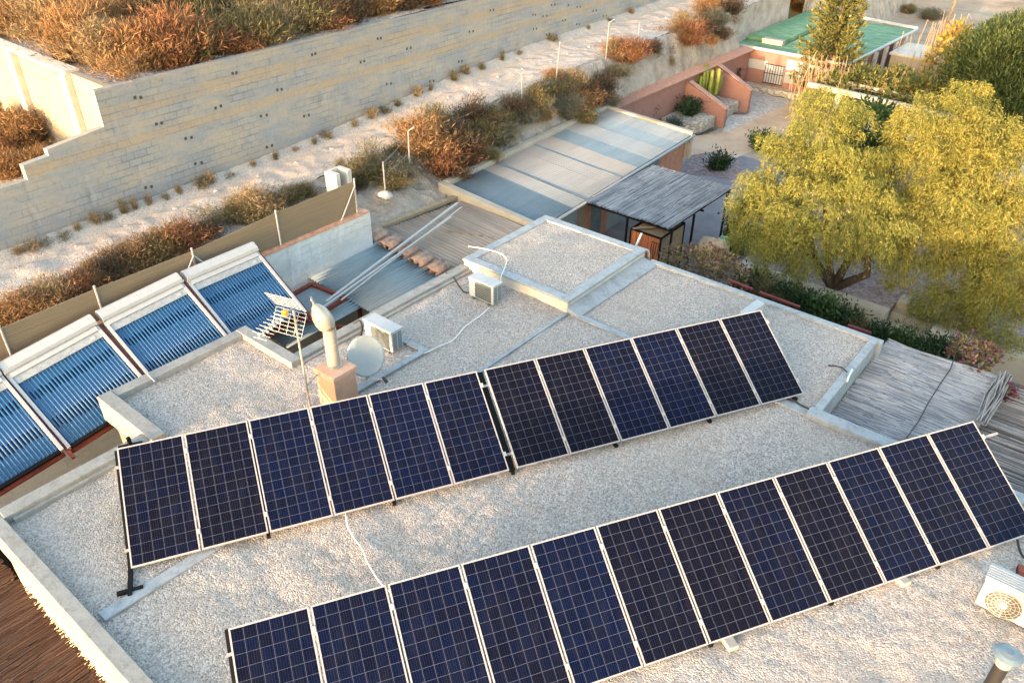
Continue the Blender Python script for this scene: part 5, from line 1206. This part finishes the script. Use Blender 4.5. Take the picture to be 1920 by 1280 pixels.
LM['vine'] = leafmat('vine_leaves', [(.06,.085,.02),(.11,.13,.03),(.19,.17,.045),(.27,.20,.08)], .6, .3)
bushy('vine', 'tangled green and straw coloured vine on top of the pale concrete pergola', at(1640,185,-1.2), lob([(1560,165,40,.8),(1600,168,40.3,.9),(1640,172,40.4,.9),(1685,178,40.3,.9),(1725,180,40,.9),(1765,185,40,.8),(1620,150,41.2,.8),(1680,155,41.5,.8),(1730,160,41.2,.8),(1580,185,39.2,.6),(1660,195,39.6,.6),(1720,200,39.5,.6)]), LM['vine'], 1000, (.14,.30), (.06,.12), .2, 'climbing plant', .03)
# araucaria
pa_ = at(1538,190,GZ); ar = empty('araucaria_tree', tuple(pa_), 'tall narrow araucaria tree in front of the pink house', 'tree')
Ht = 8.6; mb = MB(); mb.tube([pa_-V3((0,0,.1)), pa_+V3((.1,0,Ht*.5)), pa_+V3((.15,0,Ht))], [.17,.11,.03], 9); mb.build('trunk', M['bark'], ar, smooth=True)
parts = []
for z in np.arange(.7, Ht, .38):
    f = 1-z/Ht; rad = .16+1.85*f**.8; nb = 9
    for b in range(nb):
        a_ = 6.283*b/nb+z*2.1+random.uniform(-.2,.2); L = rad*random.uniform(.8,1.12); m_ = int(26+60*L); t = rng.uniform(.12,1,m_)
        P = np.array([pa_.x+.12*z/Ht, pa_.y, pa_.z+z]) + np.stack([np.cos(a_)*L*t, np.sin(a_)*L*t, -.10*L*t+.38*L*t*t], 1) + rng.normal(0,.05,(m_,3))
        D = unit(np.stack([np.full(m_,np.cos(a_)*.7),np.full(m_,np.sin(a_)*.7),np.full(m_,.6)],1)+rng.normal(0,.35,(m_,3))); parts.append(blades(P, D, rng.uniform(.16,.3,m_), rng.uniform(.05,.09,m_)))
V, Q = cat_(parts); np_mesh('crown', V, Q, LM['pine'], ar)
# dry reed stalks and arching stems
def stalks(label, px, z, n, h, spread, nm='dry_reeds', arch=.3):
    p = at(*px, z); o = empty(nm, tuple(p), label, 'reeds'); mb = MB()
    for k in range(n):
        b_ = p+V3((random.gauss(0,spread),random.gauss(0,spread*.6),0)); a_ = random.uniform(0,6.28); r_ = random.uniform(0,arch); H2 = h*random.uniform(.6,1.1)
        mb.tube([b_, b_+V3((r_*.25*math.cos(a_),r_*.25*math.sin(a_),H2*.5)), b_+V3((r_*math.cos(a_),r_*math.sin(a_),H2)), b_+V3((r_*2*math.cos(a_),r_*2*math.sin(a_),H2*(1.0-.25*r_)))], [.018,.015,.012,.006], 4)
    mb.build('stalks', LM['straw'], o); return o
stalks('tall straw coloured reeds in front of the araucaria tree', (1530,225), GZ, 90, 3.0, .75, arch=.7)
stalks('straw coloured reeds beside the small orange yellow tree', (1745,190), GZ, 60, 4.2, .8, arch=.5)
# bare branches of dead shrubs on the plateau
for i, (x, y, sc, lb) in enumerate([(175,40,1.6,'bare white dead branches standing among the plateau bushes, left'), (255,62,1.5,'bare white dead branches standing among the plateau bushes, right')]):
    p = at(x, y, 3.2); o = empty('dead_branch', tuple(p), lb, 'dead bush'); mb = MB()
    for k in range(9):
        a_ = random.uniform(0,6.28); e = V3((math.cos(a_)*random.uniform(.3,.8), math.sin(a_)*random.uniform(.3,.8), (random.uniform(.9,1.5) if i < 2 else random.uniform(-.9,.3))))*sc
        mb.tube([p, p+e*.5+V3((random.uniform(-.1,.1),random.uniform(-.1,.1),.1))*sc, p+e], [.022*sc,.016*sc,.005], 5)
        for j in range(2): q = p+e*random.uniform(.5,.8); mb.tube([q, q+V3((random.uniform(-.3,.3),random.uniform(-.3,.3),random.uniform(.1,.4)))*sc], [.011*sc,.004], 4)
    mb.build('branches', surf('dead_wood', (.42,.36,.28),(.55,.49,.40),6,.85) if i == 0 else bpy.data.materials['dead_wood'], o)
# bougainvillea and border planting behind the house
def boug(label, lobes, fl, base):
    o = empty('bougainvillea', base, label, 'flowering shrub'); pl, pf = [], []
    for (c, r_) in lobes:
        n = int(900*r_*r_)+60; d = unit(rng.normal(size=(n,3))+np.array([0,0,.4])); P = np.array(c)+d*(rng.uniform(.3,1,n)**.5)[:,None]*r_
        D = unit(d+rng.normal(0,.5,(n,3))); pl.append(blades(P, D, rng.uniform(.07,.15,n), rng.uniform(.04,.07,n)))
        m_ = int(n*fl); m2 = rng.integers(0,n,m_); pf.append(blades(P[m2]+d[m2]*.05, unit(d[m2]+rng.normal(0,.5,(m_,3))), rng.uniform(.05,.10,m_), rng.uniform(.05,.08,m_)))
    V, Q = cat_(pl); np_mesh('foliage', V, Q, LM['olive'] if fl > .2 else LM['dgreen'], o); V, Q = cat_(pf); np_mesh('flowers', V, Q, LM['magenta'], o)['kind'] = 'stuff'
    mb = MB()
    for (c, r_) in lobes: mb.tube([V3(base), V3(c)], [.03,.012], 5)
    mb.build('stem', M['bark'], o)
boug('pink bougainvillea beside the orange wood store behind the house', lob([(1285,500,18.3,.62),(1320,500,18.4,.62),(1350,508,18.5,.6),(1262,488,18.6,.4),(1375,525,18.4,.45)]), .22, (-8,18.2,-3.2))
boug('magenta bougainvillea climbing at the far edge of the grey reed roof', lob([(1815,655,18.2,.36),(1840,668,17.8,.32),(1830,685,17.5,.26),(1800,668,18.3,.34),(1855,668,17.9,.22)]), .5, (-1.3,18,-3.2))
boug('small magenta bougainvillea twig by the reed bundle', lob([(1882,738,16.9,.2)]), 1.6, (-.5,16.9,-1.2))
for i, (x, y, c) in enumerate([(1395,545,'dgreen'),(1430,560,'olive'),(1470,572,'dgreen'),(1505,585,'dgreen'),(1540,598,'green'),(1575,610,'dgreen'),(1610,622,'olive'),(1650,640,'dgreen'),(1690,650,'green'),(1735,662,'dgreen'),(1775,668,'dgreen')]):
    p = at(x, y, -1.9); vs_ = VAR[c]
    put(vs_[0], (p.x, max(p.y,17.8), -1.95 if x < 1600 else -2.1), .8, .95, 'low %s shrub in the bed behind the house, %s from the left' % ('dry' if c == 'olive' else 'green', ORD[i]), 'plant', 'border shrubs behind the house', 'border_shrub')
# white rocks at the right edge
for i, (x, y, s) in enumerate([(1905,250,1.0),(1912,300,.9),(1895,330,.6)]):
    p = at(x, y, ZT+.05); o = lump('boulder', (0,0,0), (s,.8*s,.5*s), M['whitestone'], None, 20+i, .16, 3); o.location = p
    tag(o, ['large','middle','small'][i]+' white boulder at the right edge behind the golden tree', 'rock', 'boulders at the right edge')
